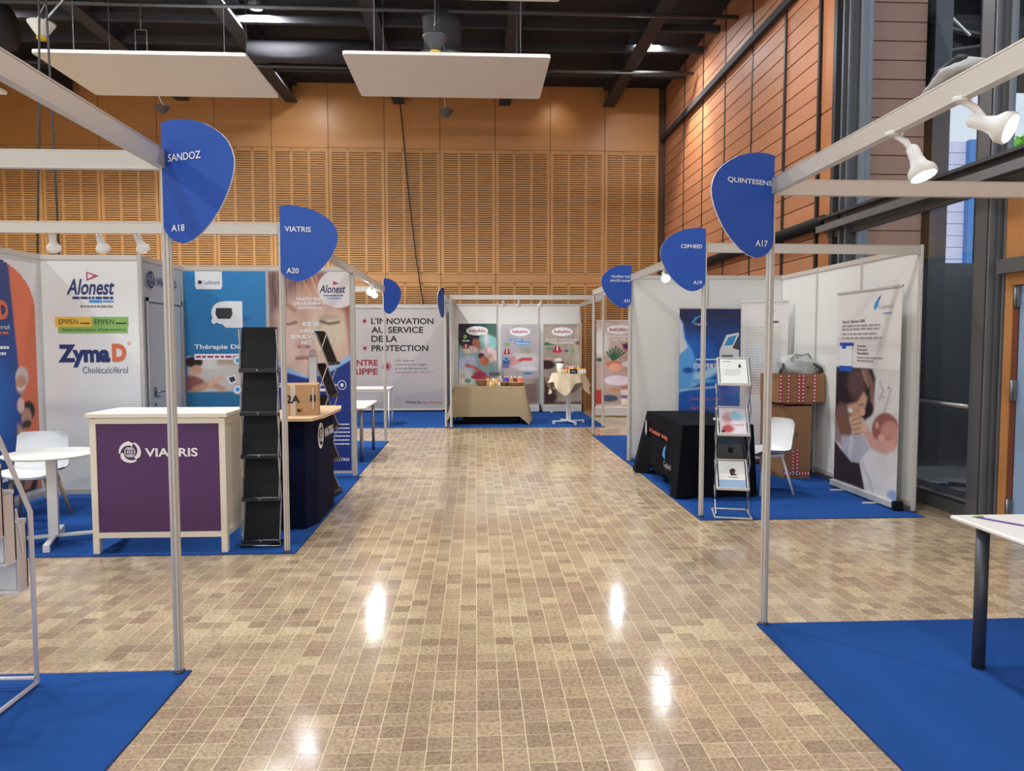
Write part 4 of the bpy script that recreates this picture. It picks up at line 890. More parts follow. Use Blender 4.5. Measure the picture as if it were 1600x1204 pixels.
# carton, leaflet holder on it
def carton(label, loc, rz, sx, sy, sz, m='cardboard', group=None):
    t = thing('carton', loc, label, 'box', group, rz)
    b = MB(); b.box(-sx / 2, sx / 2, -sy / 2, sy / 2, 0, sz, m, bev=.003); obj('carton_body', b, t, False)
    b = MB(); b.box(-sx / 2 + .002, sx / 2 - .002, -.004, .0, sz, sz + .0035, m); b.box(-sx / 2 + .003, sx / 2 - .003, .0, sy / 2, sz, sz + .004, m); obj('flap', b, t, False)
    return t, Face((-sx / 2, -sy / 2, sz), (1, 0, 0), (0, 0, -1), sx, sz)
t, f = carton('small brown carton marked 2A on the navy counter', (-1.56, 6.6, .9705), math.radians(8), .31, .24, .27, 'cardboard_light')
f.text('2A', .12, .34, .5, .6, 'ink_black', .03); f.text('M', .78, .34, .93, .56, 'ink_black', .03); f.text('M1', .42, .78, .56, .9, 'ink_black', .01); f.rect(.24, 0, .38, 1, 'tape_clear', 'tape', 1); f.rect(.84, .1, .88, .8, 'tape_clear', 'tape', 3); f.build(t, False)
t = thing('leaflet_holder', (-1.53, 6.95, .9705), 'clear upright leaflet holder standing behind the 2A carton', 'holder')
b = MB(); b.prism([(-.05, 0), (.05, 0), (.045, .52), (.02, .58), (-.02, .58), (-.04, .5)], -.015, .015, 'acrylic', None); obj('holder_body', b, t, False)
b = MB(); b.box(-.035, .035, -.01, .01, .02, .5, 'banner_white'); obj('leaflet', b, t, False)

# ---- round white table and shell chair in the left booth
def pedestal(name, label, loc, r, h, rz, n=36):
    t = thing(name, loc, label, 'table', None, rz)
    b = MB(); b.lathe([(r - .012, h - .02), (r, h - .012), (r, h - .003), (r - .004, h)], 'table_white', n); obj('table_top', b, t, False)
    b = MB(); b.box(-.035, .035, -.035, .035, .05, h - .03, 'white_paint', bev=.006); obj('column', b, t, False)
    b = MB(); b.box(-.09, .09, -.09, .09, h - .035, h - .02, 'dark_steel'); obj('top_plate', b, t, False)
    for k in range(4):
        T_ = Matrix.Rotation(k * PI / 2, 4, 'Z'); b = MB(); b.box(.03, .34, -.022, .022, .045, .07, 'white_paint', T_, bev=.004); b.box(.3, .34, -.022, .022, .0065, .05, 'white_paint', T_, bev=.003); obj('foot', b, t, False)
    return t
pedestal('round_table', 'round white pedestal table beside the purple counter', (-3.4, 5.98, 0), .34, .73, .35)
def shell_chair(label, loc, rz, wooden=True, group='white shell chairs', h=1.0):
    t = thing('shell_chair', loc, label, 'chair', group, rz)
    prof = [(-.21, .43), (-.16, .455), (-.05, .45), (.08, .44), (.17, .445), (.205, .49), (.225, .58), (.245, .68), (.255, .76), (.25, .79)]
    P = []; Q = []
    for j, (y, z) in enumerate(prof):
        s_ = j / (len(prof) - 1); w = .225 if j < 6 else .225 - .02 * (j - 5) / 4
        if j == 0: w = .2
        if j == len(prof) - 1: w = .17
        row = []
        for i in range(13):
            u = -1 + i / 6; lift = .035 * abs(u) ** 3 if j < 5 else 0; fwd = -.05 * abs(u) ** 2.5 if j >= 4 else 0
            row.append((w * u, y + fwd, (z + lift) * h))
        P.append(row)
    b = MB(); b.grid(P, 'white_plastic'); b.grid([[(x, y + (.012 if j > 4 else 0), z - (.012 if j <= 5 else 0)) for x, y, z in r_] for j, r_ in enumerate(P)], 'white_plastic')
    e = MB()
    o_ = obj('seat_shell', b, t, False)
    b = MB(); b.box(-.15, .15, -.13, .13, .395, .425, 'white_paint', bev=.01); obj('under_frame', b, t, False)
    for sx in (-1, 1):
        for sy in (-1, 1):
            b = MB(); b.tube([(sx * .13, sy * .11, .41), (sx * .22, sy * .2, .0065)], [.021, .012] if wooden else [.014, .012], 'leg_wood' if wooden else 'white_paint', 8); obj('leg', b, t, False)
    return t
shell_chair('white shell chair with wooden legs behind the round white table', (-3.97, 6.72, 0), math.radians(10))
shell_chair('white shell chair with pale legs behind the silver zigzag stand', (3.1, 7.62, 0), math.radians(-78), False)

# ---- white rectangular tables
def desk(label, x0, x1, y0, y1, h, mleg='steel', r=.022, inset=.06, th=.03, pos=None, gp=None):
    t = thing('table', ((x0 + x1) / 2, (y0 + y1) / 2, 0), label, 'table', gp)
    b = MB(); b.box(x0, x1, y0, y1, h - th, h, 'table_white', bev=.006); obj('table_top', b, t)
    for x in (x0 + inset, x1 - inset):
        for y in (y0 + inset, y1 - inset):
            b = MB(); b.tube([(x, y, .0065), (x, y, h - th)], r, mleg, 12); obj('leg', b, t)
    b = MB(); b.box(x0 + inset, x1 - inset, y0 + inset - .01, y0 + inset + .01, h - th - .04, h - th, mleg); b.box(x0 + inset, x1 - inset, y1 - inset - .01, y1 - inset + .01, h - th - .04, h - th, mleg); obj('apron', b, t)
    return t
desk('white table standing on the blue strip left of the aisle', -2.6, -1.47, 9.75, 11.0, .745, 'steel', .022)
desk('far white table in front of the grey banner, behind the nearer white table', -2.6, -1.62, 13.95, 14.6, .745, 'white_paint', .016, .04)
t = desk('white topped table with dark steel leg at the bottom right corner', 2.37, 3.97, 2.1, 3.49, .745, 'dark_steel', .03, .1, .022)
t = thing('pen', (2.52, 3.32, .7455), 'purple and white strip lying on the bottom right table', 'pen', None, math.radians(-58)); b = MB(); b.box(-.12, .12, -.006, .006, 0, .006, 'ink_purple', bev=.001); obj('strip', b, t, False); b = MB(); b.box(.12, .17, -.005, .005, 0, .005, 'white_plastic'); obj('strip_end', b, t, False)
t = thing('eraser', (2.47, 3.43, .7455), 'small dark green block on the bottom right table', 'eraser', None, .2); b = MB(); b.box(-.025, .025, -.01, .01, 0, .008, 'ink_green', bev=.002); obj('block', b, t, False)

# ---- white wire brochure rack at the left edge
t = thing('brochure_rack', (-2.33, 3.2, 0), 'white tube brochure rack with stepped leaflet trays at the left edge', 'rack')
for x in (-2.06, -2.58):
    b = MB(); b.tube([(x, 2.95, .018), (x, 3.44, .018), (x, 3.44, .03), (x, 3.44, .83), (x, 3.26, 1.16), (x, 3.0, 1.62)], .011, 'white_paint', 8); b.tube([(x, 2.95, .018), (x, 3.0, 1.62)], .011, 'white_paint', 8); obj('side_frame', b, t)
b = MB()
for y, z in ((2.95, .018), (3.42, .05), (3.0, 1.6)): b.tube([(-2.06, y, z), (-2.58, y, z)], .009, 'white_paint', 8)
obj('cross_bar', b, t)
b = MB(); b.tube([(-2.1, 3.4, .8), (-2.1, 3.12, 1.28)], .006, 'white_paint', 6); b.tube([(-2.075, 3.36, .86), (-2.075, 3.4, .66)], .005, 'white_paint', 6); obj('brace', b, t)
for k, (y, z) in enumerate(((3.44, .48), (3.36, .63), (3.28, .76), (3.2, .89), (3.12, 1.02))):
    b = MB(); b.box(-2.55, -2.08, y - .008, y, z, z + .32, 'banner_white'); b.box(-2.55, -2.08, y - .075, y - .0, z - .01, z, 'white_paint'); b.box(-2.084, -2.08, y - .075, y, z, z + .3, 'banner_white'); obj('tray', b, t)
    b = MB(); b.box(-2.53, -2.1, y - .055, y - .02, z + .001, z + .31, 'panel_white'); obj('leaflets', b, t)

# ---- beige cloth table at the end of the aisle and its goods
t = thing('display_table', (.27, 14.55, 0), 'folding table hidden under the beige cloth at the aisle end', 'table')
b = MB(); b.box(-.4, .94, 14.2, 14.95, .72, .745, 'table_white', bev=.004); obj('table_top', b, t)
for x in (-.36, .9):
    for y in (14.26, 14.88): b = MB(); b.tube([(x, y, .0065), (x, y, .72)], .014, 'steel', 8); obj('leg', b, t)
P, Nn = rect_per(-.42, .96, 14.18, 14.97, 14)
def hem(i):
    if i < 14: return .17
    return .06 + .05 * math.sin(i * 1.7)
def out(i, tt):
    if 0 < i < 14: return .015 * tt
    return tt * (.13 + .045 * math.sin(i * 2.1)) if i >= 14 else .1 * tt
b = MB(); drape(b, P, .75, 'beige_cloth', hem, out, 6, Nn); tag(obj('tablecloth', b), 'beige cloth hanging over the wide table at the aisle end', 'tablecloth')
def basket(label, x, y, z, r, h=.07):
    t = thing('basket', (x, y, z), label, 'basket', 'wicker baskets on the beige table'); b = MB(); b.lathe([(r * .75, 0), (r * .95, h * .6), (r, h), (r * 1.04, h), (r * 1.02, h + .008), (r * .93, h), (r * .7, .01)], 'basket', 20); obj('basket_body', b, t, False)
    b = MB(); b.lathe([(r * 1.03, h), (r * 1.06, h + .006), (r * 1.03, h + .012)], 'leg_wood', 20); obj('rim', b, t, False)
basket('round wicker basket with orange pouches at the right of the beige table', .8, 14.4, .752, .17)
basket('wicker basket with purple pouches in the middle of the beige table', .56, 14.5, .752, .13)
basket('small dark wicker basket at the left of the jars on the beige table', .12, 14.45, .752, .1, .11)
rr = random.Random(5)
def pouch(x, y, z, col, label, grp, h=.14):
    t = thing('food_pouch', (x, y, z), label, 'pouch', grp, rr.random() * 1.2 - .6); b = MB(); w = .04
    b.prism([(-w, 0), (w, 0), (w * .95, h * .8), (w * .3, h), (-w * .3, h), (-w * .95, h * .8)], -.015, .015, col, None); obj('pouch_body', b, t, False)
    b = MB(); b.lathe([(.012, h), (.012, h + .02)], 'white_plastic', 8); obj('cap', b, t, False)
for k in range(7):
    a = 2 * PI * k / 7; pouch(.8 + .1 * math.cos(a), 14.4 + .09 * math.sin(a), .775, ['ink_orange', 'cardboard_light', 'brown_red'][k % 3], 'food pouch standing in the right wicker basket', 'pouches in the right basket')
for k in range(5):
    a = 2 * PI * k / 5; pouch(.56 + .07 * math.cos(a), 14.5 + .06 * math.sin(a), .775, ['ink_purple', 'ink_lightgrey'][k % 2], 'food pouch standing in the middle wicker basket', 'pouches in the middle basket')
def jar(x, y, z, m, cap, label, grp, r=.03, h=.09):
    t = thing('food_jar', (x, y, z), label, 'jar', grp); b = MB(); b.lathe([(r * .9, 0), (r, .006), (r, h * .75), (r * .8, h * .88)], m, 12); obj('jar_body', b, t, False)
    b = MB(); b.lathe([(r * .85, h * .88), (r * .85, h), (r * .8, h + .003)], cap, 12); obj('lid', b, t, False)
for k in range(10): jar(.24 + .055 * (k % 5), 14.33 + .12 * (k // 5), .752 + (.0 if k < 5 else .06), ['cardboard_light', 'cream_paint', 'ink_gold'][k % 3], ['ink_orange', 'cream_paint'][k % 2], 'small jar among the jars in the middle of the beige table', 'jars on the beige table')
t = thing('food_box', (.2, 14.58, .752), 'red topped box left of the sign holder on the beige table', 'box'); b = MB(); b.box(-.08, .08, -.04, .04, 0, .12, 'banner_white', bev=.003); b.box(-.081, .081, -.041, .041, .12, .17, 'ink_red', bev=.003); obj('box_body', b, t, False)
t = thing('sign_holder', (.38, 14.75, .752), 'dark sign board standing among jars on the beige table', 'sign'); b = MB(); b.box(-.11, .11, -.006, .006, .18, .27, 'ink_grey', bev=.002); b.box(-.1, .1, -.008, -.005, .19, .26, 'dark_steel'); obj('board', b, t, False); b = MB(); b.box(-.01, .01, -.02, .02, 0, .18, 'dark_steel'); obj('stem', b, t, False)
t = thing('storage_tray', (.3, 14.6, .03), 'dark trunk under the beige cloth table', 'box'); b = MB(); b.box(-.55, .5, -.2, .25, -.023, .3, 'black', bev=.02); obj('trunk_body', b, t, False)

# ---- round table with cream cloth
t = pedestal('bar_table', 'tall white pedestal table under the cream cloth', (1.84, 14.35, 0), .33, .99, .3)
N = 48; per = [(1.84 + .34 * math.cos(2 * PI * i / N), 14.35 + .34 * math.sin(2 * PI * i / N)) for i in range(N)]
def hem2(i): a = 2 * PI * i / N + .35; return 1.0 - .16 - .26 * abs(math.cos(2 * a)) ** 2.2
def out2(i, tt): return tt * (.05 + .05 * math.sin(i * 1.3) + .02 * math.cos(i * .7))
b = MB(); drape(b, per, 1.0, 'cream_cloth', hem2, out2, 6); tag(obj('tablecloth', b), 'cream cloth with hanging corners over the round pedestal table', 'tablecloth')
for k in range(7): jar(1.66 + .06 * (k % 4), 14.2 + .1 * (k // 4), 1.002, ['cream_paint', 'ink_gold', 'cardboard_light'][k % 3], 'white_plastic', 'small pale jar at the left on the cream cloth table', 'jars left on the cream cloth table', .025, .07)
for k in range(8): jar(2.0 + .05 * (k % 4), 14.22 + .09 * (k // 4), 1.002, ['cream_paint', 'banner_white'][k % 2], 'ink_gold', 'small jar right of the black sign on the cream cloth table', 'jars right on the cream cloth table', .022, .09)
t = thing('tin', (1.68, 14.42, 1.002), 'white baby food tin at the back left of the cream cloth table', 'tin'); b = MB(); b.lathe([(.07, 0), (.07, .2)], 'banner_white', 18); obj('tin_body', b, t, False); b = MB(); b.lathe([(.073, .2), (.073, .225), (.06, .23)], 'brown_red', 18); obj('lid', b, t, False)
t = thing('counter_sign', (1.9, 14.08, 1.002), 'small black sign on the cream cloth table', 'sign', None, 0); b = MB(); b.box(-.075, .075, -.006, .006, 0, .09, 'black', bev=.003); obj('sign_plate', b, t, False); f = Face((-.075, -.0065, .09), (1, 0, 0), (0, 0, -1), .15, .09); f.words(.15, .35, .85, 'ink_lightgrey', .12, 3); f.words(.2, .6, .8, 'ink_lightgrey', .1, 4); f.build(t, False)
for k in range(5): pouch(1.8 + .055 * k, 14.32, 1.002, ['ink_orange', 'ink_gold', 'cream_paint'][k % 3], 'orange and cream pouch behind the small black sign', 'pouches behind the black sign', .13)

# ---- black cloth table in the right booth
t = thing('display_table', (2.5, 8.15, 0), 'long table hidden under the black cloth', 'table')
b = MB(); b.box(2.16, 2.84, 7.4, 8.92, .73, .752, 'table_white', bev=.004); obj('table_top', b, t)
for x in (2.2, 2.8):
    for y in (7.46, 8.86): b = MB(); b.tube([(x, y, .0065), (x, y, .73)], .016, 'steel', 8); obj('leg', b, t)
P, Nn = rect_per(2.13, 2.87, 7.37, 8.95, 14)
def hem3(i): return .03 if i in range(0, 15) else (.03 + (.1 if 44 < i < 54 else 0) + .03 * math.sin(i))
def out3(i, tt):
    w = .02 * math.sin(i * 1.1)
    if i in (0, 1, 55): return tt * .1
    if 42 <= i <= 43: return tt * .16
    return tt * (.035 + w)
b = MB(); drape(b, P, .757, 'black_cloth', hem3, out3, 8, Nn); cloth = tag(obj('tablecloth', b), 'black cloth printed with logos hanging to the floor in the right booth', 'tablecloth')
f = Face((2.076, 8.9, .74), (0, -1, 0), (0, 0, -1), 1.5, .7)
f.poly([(.08, .1), (.12, .12), (.13, .3), (.1, .38), (.07, .3)], 'ink_lightgrey', 'logo', 2); f.text('A better way.', .2, .2, .78, .3, 'ink_orange', .02); f.poly([(.62, .55), (.66, .42), (.73, .36), (.69, .48), (.7, .6)], 'ink_cyan', 'logo', 2); f.text('Cepheid', .66, .62, .86, .74, 'ink_lightgrey', 0)
f.build(cloth, False)
t = thing('paper_stack', (2.78, 7.75, .759), 'white sheets lying on the black cloth table', 'papers'); b = MB(); b.box(-.17, .09, -.12, .12, 0, .022, 'panel_white', bev=.001); obj('sheets', b, t, False)

# ---- silver zigzag document stand
t = thing('brochure_stand', (2.42, 6.78, 0), 'silver zigzag stand with three clear document trays', 'brochure stand', None, math.radians(-14)); w = .27
lv = [(.26, .5, 'ink_cyan'), (.76, 1.0, 'ink_red'), (1.22, 1.46, 'ink_black')]; S = w / 2
for k, (zb, zt, ac) in enumerate(lv):
    yb, yt = -.28, -.06
    b = MB(); vs = [(-S, yb, zb), (S, yb, zb), (S, yt, zt), (-S, yt, zt)]; b.add(vs + [(x, y + .004, z - .004) for x, y, z in vs], [(0, 1, 2, 3), (7, 6, 5, 4), (0, 4, 5, 1), (1, 5, 6, 2), (2, 6, 7, 3), (3, 7, 4, 0)], 'acrylic'); tr = obj('tray', b, t, False)
    fr = MB(); q = [Vector(v) for v in vs]
    for i in range(4): fr.tube([q[i], q[(i + 1) % 4]], .007, 'aluminium', 6)
    fr.box(-S - .006, S + .006, yb - .022, yb, zb - .004, zb + .02, 'aluminium', bev=.002); obj('tray_frame', fr, tr, False)
    f = Face(vs[3], (1, 0, 0), Vector(vs[0]) - Vector(vs[3]), w, (Vector(vs[0]) - Vector(vs[3])).length); f.rect(.06, .04, .94, .96, 'panel_white', L=0)
    if k == 0: f.rect(.06, .68, .94, .95, 'door_blue', L=1); f.poly([(.42, .35), (.55, .28), (.64, .36), (.56, .46), (.7, .52), (.46, .54)], 'ink_black', L=1); f.poly([(.5, .44), (.62, .42), (.58, .5)], 'ink_red', L=2); f.words(.38, .58, .7, 'ink_grey', .03, 4)
    if k == 1: f.paint([('bg', (214, 206, 212)), ('e', .3, .4, .2, .3, 10, (190, 150, 150), .6), ('e', .3, .8, .22, .2, 0, (176, 70, 70), .5), ('e', .65, .3, .25, .2, 0, (150, 190, 214), .6), ('e', .12, .9, .08, .08, 0, (30, 24, 30), .3), ('n', .15, 9, 3)], 24, 28, .06, .04, .94, .96, L=1); f.text('Cepheid', .45, .6, .85, .68, 'ink_red', 0)
    if k == 2: f.words(.15, .12, .45, 'ink_grey', .03, 6); f.poly([(.66, .3), (.72, .2), (.76, .34), (.68, .38)], 'ink_black', L=2); f.words(.2, .45, .7, 'ink_lightgrey', .02, 7); f.words(.2, .53, .75, 'ink_lightgrey', .02, 8); f.words(.2, .61, .65, 'ink_lightgrey', .02, 9)
    f.build(t, False)
    if k: 
        b = MB(); a0 = [(-S, yb, zb), (S, yb, zb)]; zl = lv[k - 1][1]; b.add([(-S, yb, zb), (S, yb, zb), (S, yt, zl), (-S, yt, zl)], [(0, 1, 2, 3)], 'acrylic'); obj('back_sheet', b, t, False)
b = MB()
for sx in (-1, 1):
    x = sx * (S + .012)
    zz = [.03, .26, .5, .76, 1.0, 1.22, 1.46]
    b.tube([(x, -.02 if False else (-.28 if i % 2 else -.06), z) for i, z in enumerate(zz)], .006, 'steel', 6)
    b.tube([(x, (-.06 if i % 2 else -.28), z) for i, z in enumerate(zz[:-1])], .006, 'steel', 6)
obj('zigzag_frame', b, t, False)
b = MB(); q = [(-.16, -.36, .015), (.16, -.36, .015), (.16, 0, .015), (-.16, 0, .015)]
for i in range(4): b.tube([q[i], q[(i + 1) % 4]], .009, 'aluminium', 6)
obj('base_frame', b, t, False)

# ---- cartons with the grey bag on top
def tape_strip(f, u0, v0, u1, v1, vert=True, n=8):
    f.rect(u0, v0, u1, v1, 'tape_red', 'tape', 1)
    for k in range(n):
        if vert: a = v0 + (v1 - v0) * (k + .2) / n; f.rect(u0 + (u1 - u0) * .2, a, u1 - (u1 - u0) * .3, a + (v1 - v0) * .4 / n, 'banner_white', 'fine_print', 2)
        else: a = u0 + (u1 - u0) * (k + .2) / n; f.rect(a, v0 + (v1 - v0) * .2, a + (u1 - u0) * .4 / n, v1 - (v1 - v0) * .3, 'banner_white', 'fine_print', 2)
t = thing('carton', (3.74, 8.62, 0), 'tall brown carton with red tape standing on the carpet', 'box', None, math.radians(0))
b = MB(); per = [(-.2, -.0), (-.12, -.27), (.2, -.27), (.26, -.05), (.26, .25), (-.2, .25)]; n_ = 6
b.add([(x, y, .0065) for x, y in per] + [(x, y, .88) for x, y in per], [(i, (i + 1) % 6, 6 + (i + 1) % 6, 6 + i) for i in range(6)] + [(5, 4, 3, 2, 1, 0), (6, 7, 8, 9, 10, 11)], 'cardboard'); obj('carton_body', b, t, False)
b = MB(); b.box(-.12, .2, -.27, -.26, .86, .9, 'cardboard'); b.box(-.2, .26, .0, .25, .882, .889, 'cardboard'); obj('flap', b, t, False)
f = Face((-.12, -.2705, .88), (1, 0, 0), (0, 0, -1), .32, .875); tape_strip(f, .3, .62, .42, .98); tape_strip(f, .46, .6, .58, .98); tape_strip(f, 0, .9, 1, .97, False, 9); f.poly([(.42, .4), (.5, .4), (.47, .45)], 'ink_black', L=1); f.rect(.3, .41, .36, .44, 'ink_grey'); f.build(t, False)
f = Face((-.2, -.0, .88), (.08, -.27, 0), (0, 0, -1), .28, .875); f.poly([(.1, .62), (.3, .4), (.7, .2), (.8, .28), (.45, .5), (.25, .66)], 'tape_red', 'tape', 1); f.build(t, False)
t = thing('carton', (3.8, 8.55, .9), 'wide brown carton with red tape lying on the tall carton', 'box', None, math.radians(6))
b = MB(); b.box(-.3, .28, -.22, .22, 0, .33, 'cardboard', bev=.004); obj('carton_body', b, t, False)
b = MB(); b.box(-.298, .278, -.218, .0, .33, .335, 'cardboard'); b.box(-.298, .278, .004, .218, .33, .334, 'cardboard'); obj('flap', b, t, False)
f = Face((-.3, -.2205, .33), (1, 0, 0), (0, 0, -1), .58, .33)
for a in (.0, .17, .4, .49, .74): tape_strip(f, a, 0, a + .075, 1)
f.poly([(.6, .42), (.66, .42), (.645, .5), (.615, .5)], 'ink_black'); f.rect(.6, .6, .66, .63, 'ink_black'); f.poly([(.69, .45), (.72, .42), (.72, .5)], 'ink_black'); f.build(t, False)
t = thing('plastic_bag', (3.85, 8.55, 1.236), 'crumpled grey bag with dark trim on the wide carton', 'bag')
rr = random.Random(4); P = []
for j in range(11):
    a = j / 10 * PI / 2 * 1.9 - .4; row = []
    for i in range(25):
        p = 2 * PI * i / 24; k = 1 + .12 * math.sin(3 * p + j) + .08 * math.sin(7 * p + 2 * j) + .05 * math.cos(11 * p - j)
        hh = [0, .03, .07, .11, .14, .165, .18, .19, .195, .2, .2][j] * (1 + .18 * math.sin(2 * p + 1)); rad = [1, 1.06, 1.02, .95, .86, .76, .62, .46, .3, .14, .01][j]
        row.append((.25 * rad * math.cos(p) * k, .16 * rad * math.sin(p) * k, max(.001, hh)))
    row[-1] = row[0]; P.append(row)
b = MB(); b.grid(P, 'bag_grey'); obj('bag_body', b, t, False)
b = MB(); b.tube([(-.12, -.1, .17), (-.08, -.12, .24), (.0, -.1, .215), (.08, -.1, .24), (.13, -.08, .18)], .012, 'bag_grey', 8); b.tube([(-.26, -.1, .0), (-.24, -.12, .06), (-.22, -.1, .12)], .02, 'dark_steel', 6); b.tube([(.14, -.12, .12), (.24, -.12, .06), (.27, -.08, .02)], .015, 'dark_steel', 6); obj('handle', b, t, False)

# ================================================================== LAMPS AND HANGING THINGS
def booth_lamp(label, loc, rz, tilt, power=0, arm=.5, group='white clamp spotlights on the booth beams', size=1.0, glow=True):
    t = thing('clamp_spotlight', loc, label, 'spotlight', group, rz)
    b = MB(); b.box(-.03, .03, -.02, .02, -.004, .012, 'white_plastic', bev=.003); b.tube([(0, 0, 0), (0, -.05 * arm, -.04 * arm), (0, -.09 * arm, -.1 * arm)], .012, 'white_plastic', 8); obj('arm', b, t, False)
    T_ = Matrix.Translation((0, -.1 * arm, -.1 * arm - .02)) @ Matrix.Rotation(tilt, 4, 'X')
    b = MB(); b.lathe([(.014, .055), (.022, .045), (.024, .0), (.03, -.025), (.049, -.05), (.052, -.075), (.048, -.078)], 'white_plastic', 20, T_); h_ = obj('lamp_head', b, t, False)
    b = MB(); b.lathe([(.0, -.0795), (.044, -.0795), (.044, -.0785), (.0, -.0785)][::-1], 'lamp_glow', 20, T_); obj('bulb', b, h_, False)
    if power:
        bpy.context.view_layer.update()
        m_ = Matrix.Translation(loc) @ Matrix.Rotation(rz, 4, 'Z') @ T_
        p = m_ @ Vector((0, 0, -.1)); q = m_ @ Vector((0, 0, -1.2))
        spot('spotlight_beam', p, q, power, math.radians(110), (.93, .97, 1), .6, .02)
    return t
# left booth: three over the printed walls
booth_lamp('clamp spotlight leftmost of three on the beam above the medicine names', (-3.14, 5.63, 2.44), math.radians(200), -.6, 15)
booth_lamp('clamp spotlight in the middle of three above the medicine names', (-2.81, 5.63, 2.44), math.radians(180), -.6, 15)
booth_lamp('clamp spotlight rightmost of three above the medicine names', (-2.54, 5.63, 2.44), math.radians(160), -.6, 15)
booth_lamp('bright clamp spotlight on the beam right of the boy poster', (XA + .0, 10.3, 2.415), 0, -.95, 12)
booth_lamp('second clamp spotlight close behind the bright one by the boy poster', (XA + .0, 10.75, 2.415), 0, -.7, 12)
booth_lamp('clamp spotlight leftmost on the beam over the beige cloth table', (.52, 13.78, 2.43), math.radians(170), -.8, 30)
booth_lamp('clamp spotlight in the middle on the beam over the beige cloth table', (.82, 13.78, 2.43), math.radians(180), -.8, 10)
booth_lamp('clamp spotlight rightmost on the beam over the beige cloth table', (1.25, 13.78, 2.43), math.radians(190), -.8, 10)
booth_lamp('lit clamp spotlight under the nearest right beam, left one of two', (1.635, 2.82, 2.415), math.radians(30), -.4, 14, .9)
booth_lamp('lit clamp spotlight under the nearest right beam, right one of two', (1.635, 2.42, 2.415), math.radians(38), -1.15, 14, .7)
booth_lamp('clamp spotlight on the side beam of the right booth, behind the blue sign', (XC, 8.0, 2.415), 0, -.95, 14)
booth_lamp('clamp spotlight hidden behind the farthest right sign', (XC, 10.6, 2.415), 0, -.95, 12)
# bag thrown over the near right beam
t = thing('plastic_wrap', (1.635, 2.47, 2.5), 'crumpled white and black wrap lying on the nearest right beam', 'wrapping')
P = []
for j in range(9):
    row = []
    for i in range(15):
        p = 2 * PI * i / 14; k = 1 + .25 * math.sin(3 * p + j * 1.3); rad = math.sin(PI * (j + .3) / 9)
        row.append((.025 * rad * math.cos(p) * k, -.17 + .34 * j / 8, .003 + .028 * rad * (1 + math.sin(p) * k)))
    row[-1] = row[0]; P.append(row)
b = MB(); b.grid(P, 'bag_grey'); obj('white_wrap', b, t, False)
b = MB(); b.tube([(0, -.1, .03), (.01, -.02, .06), (0, .08, .045), (0, .14, .02)], [.01, .022, .02, .008], 'black', 8); obj('black_wrap', b, t, False)

# ---- white acoustic panels
def cloud(label, x0, x1, y0, y1, z=5.6):
    t = thing('acoustic_panel', ((x0 + x1) / 2, (y0 + y1) / 2, z), label, 'ceiling panel', 'white hanging acoustic panels'); b = MB(); r = .05; pts = []
    for cx, cy, a0 in ((x1 - r, y1 - r, 0), (x0 + r, y1 - r, 90), (x0 + r, y0 + r, 180), (x1 - r, y0 + r, 270)):
        for k in range(5): a = math.radians(a0 + k * 22.5); pts.append((cx + r * math.cos(a), cy + r * math.sin(a)))
    n = len(pts); b.add([(x, y, z) for x, y in pts] + [(x, y, z + .045) for x, y in pts], [tuple(range(n - 1, -1, -1)), tuple(range(n, 2 * n))] + [(k, (k + 1) % n, n + (k + 1) % n, n + k) for k in range(n)], 'cloud_white'); obj('panel', b, t)
    for x in (x0 + .4, x1 - .4):
        for y in (y0 + .35, y1 - .35): b = MB(); b.tube([(x, y, z + .045), (x, y, 7.1)], .006, 'dark_steel', 5); b.tube([(x, y, z + .045), (x, y, z + .09)], .02, 'steel', 8); obj('hanger', b, t)
    return t
cloud('white acoustic panel hanging in the centre, in front of the round duct', -1.83, 1.07, 10.45, 12.2)
cloud('white acoustic panel hanging at the upper left, crossed by black cables', -6.1, -3.19, 10.6, 12.35)
cloud('white acoustic panel of which only a corner shows at the left edge', -10.4, -7.5, 10.7, 12.4)
cloud('white acoustic panel of which only the rear edge shows at the top', -1.9, 1.0, 7.0, 8.78)

# ---- round duct nozzle with ring
t = thing('duct_nozzle', (-.53, 12.6, 6.2), 'dark round air duct with flared ring above the centre panel', 'air duct')
b = MB(); b.lathe([(.3, 6.42), (.33, 6.9), (.36, 7.11)], 'beam_black', 28, c=(-.53, 12.6)); obj('duct', b, t)
b = MB(); b.lathe([(.28, 6.36), (.44, 6.3), (.46, 6.33), (.42, 6.4), (.3, 6.46)], 'dark_steel', 32, c=(-.53, 12.6)); obj('ring', b, t)
b = MB(); b.lathe([(.001, 6.45), (.29, 6.45)], 'black', 24, c=(-.53, 12.6)); obj('grille', b, t)
def speaker_cone(label, x, y, z, m, ang=0):
    t = thing('ceiling_speaker', (x, y, z), label, 'speaker', 'small cone fixtures on rods')
    b = MB(); b.lathe([(.05, z), (.09, z + .05), (.19, z + .2), (.2, z + .22), (.18, z + .22)], m, 20, c=(x, y)); obj('cone', b, t)
    b = MB(); b.lathe([(.075, z - .03), (.08, z + .0), (.05, z + .01)], 'yellow', 16, c=(x, y)); obj('ring', b, t)
    b = MB(); b.tube([(x, y, z + .2), (x + ang, y, 7.12)], .015, 'steel', 6); b.tube([(x - .1, y, z + .22), (x + .06, y, z + .5)], .008, 'steel', 5); obj('rod', b, t)
speaker_cone('grey cone fixture with yellow ring in front of the round duct', -.6, 11.6, 6.1, 'dark_steel')
speaker_cone('pale cone fixture with yellow ring at the upper left', -6.72, 12.0, 6.35, 'cloud_white', .5)
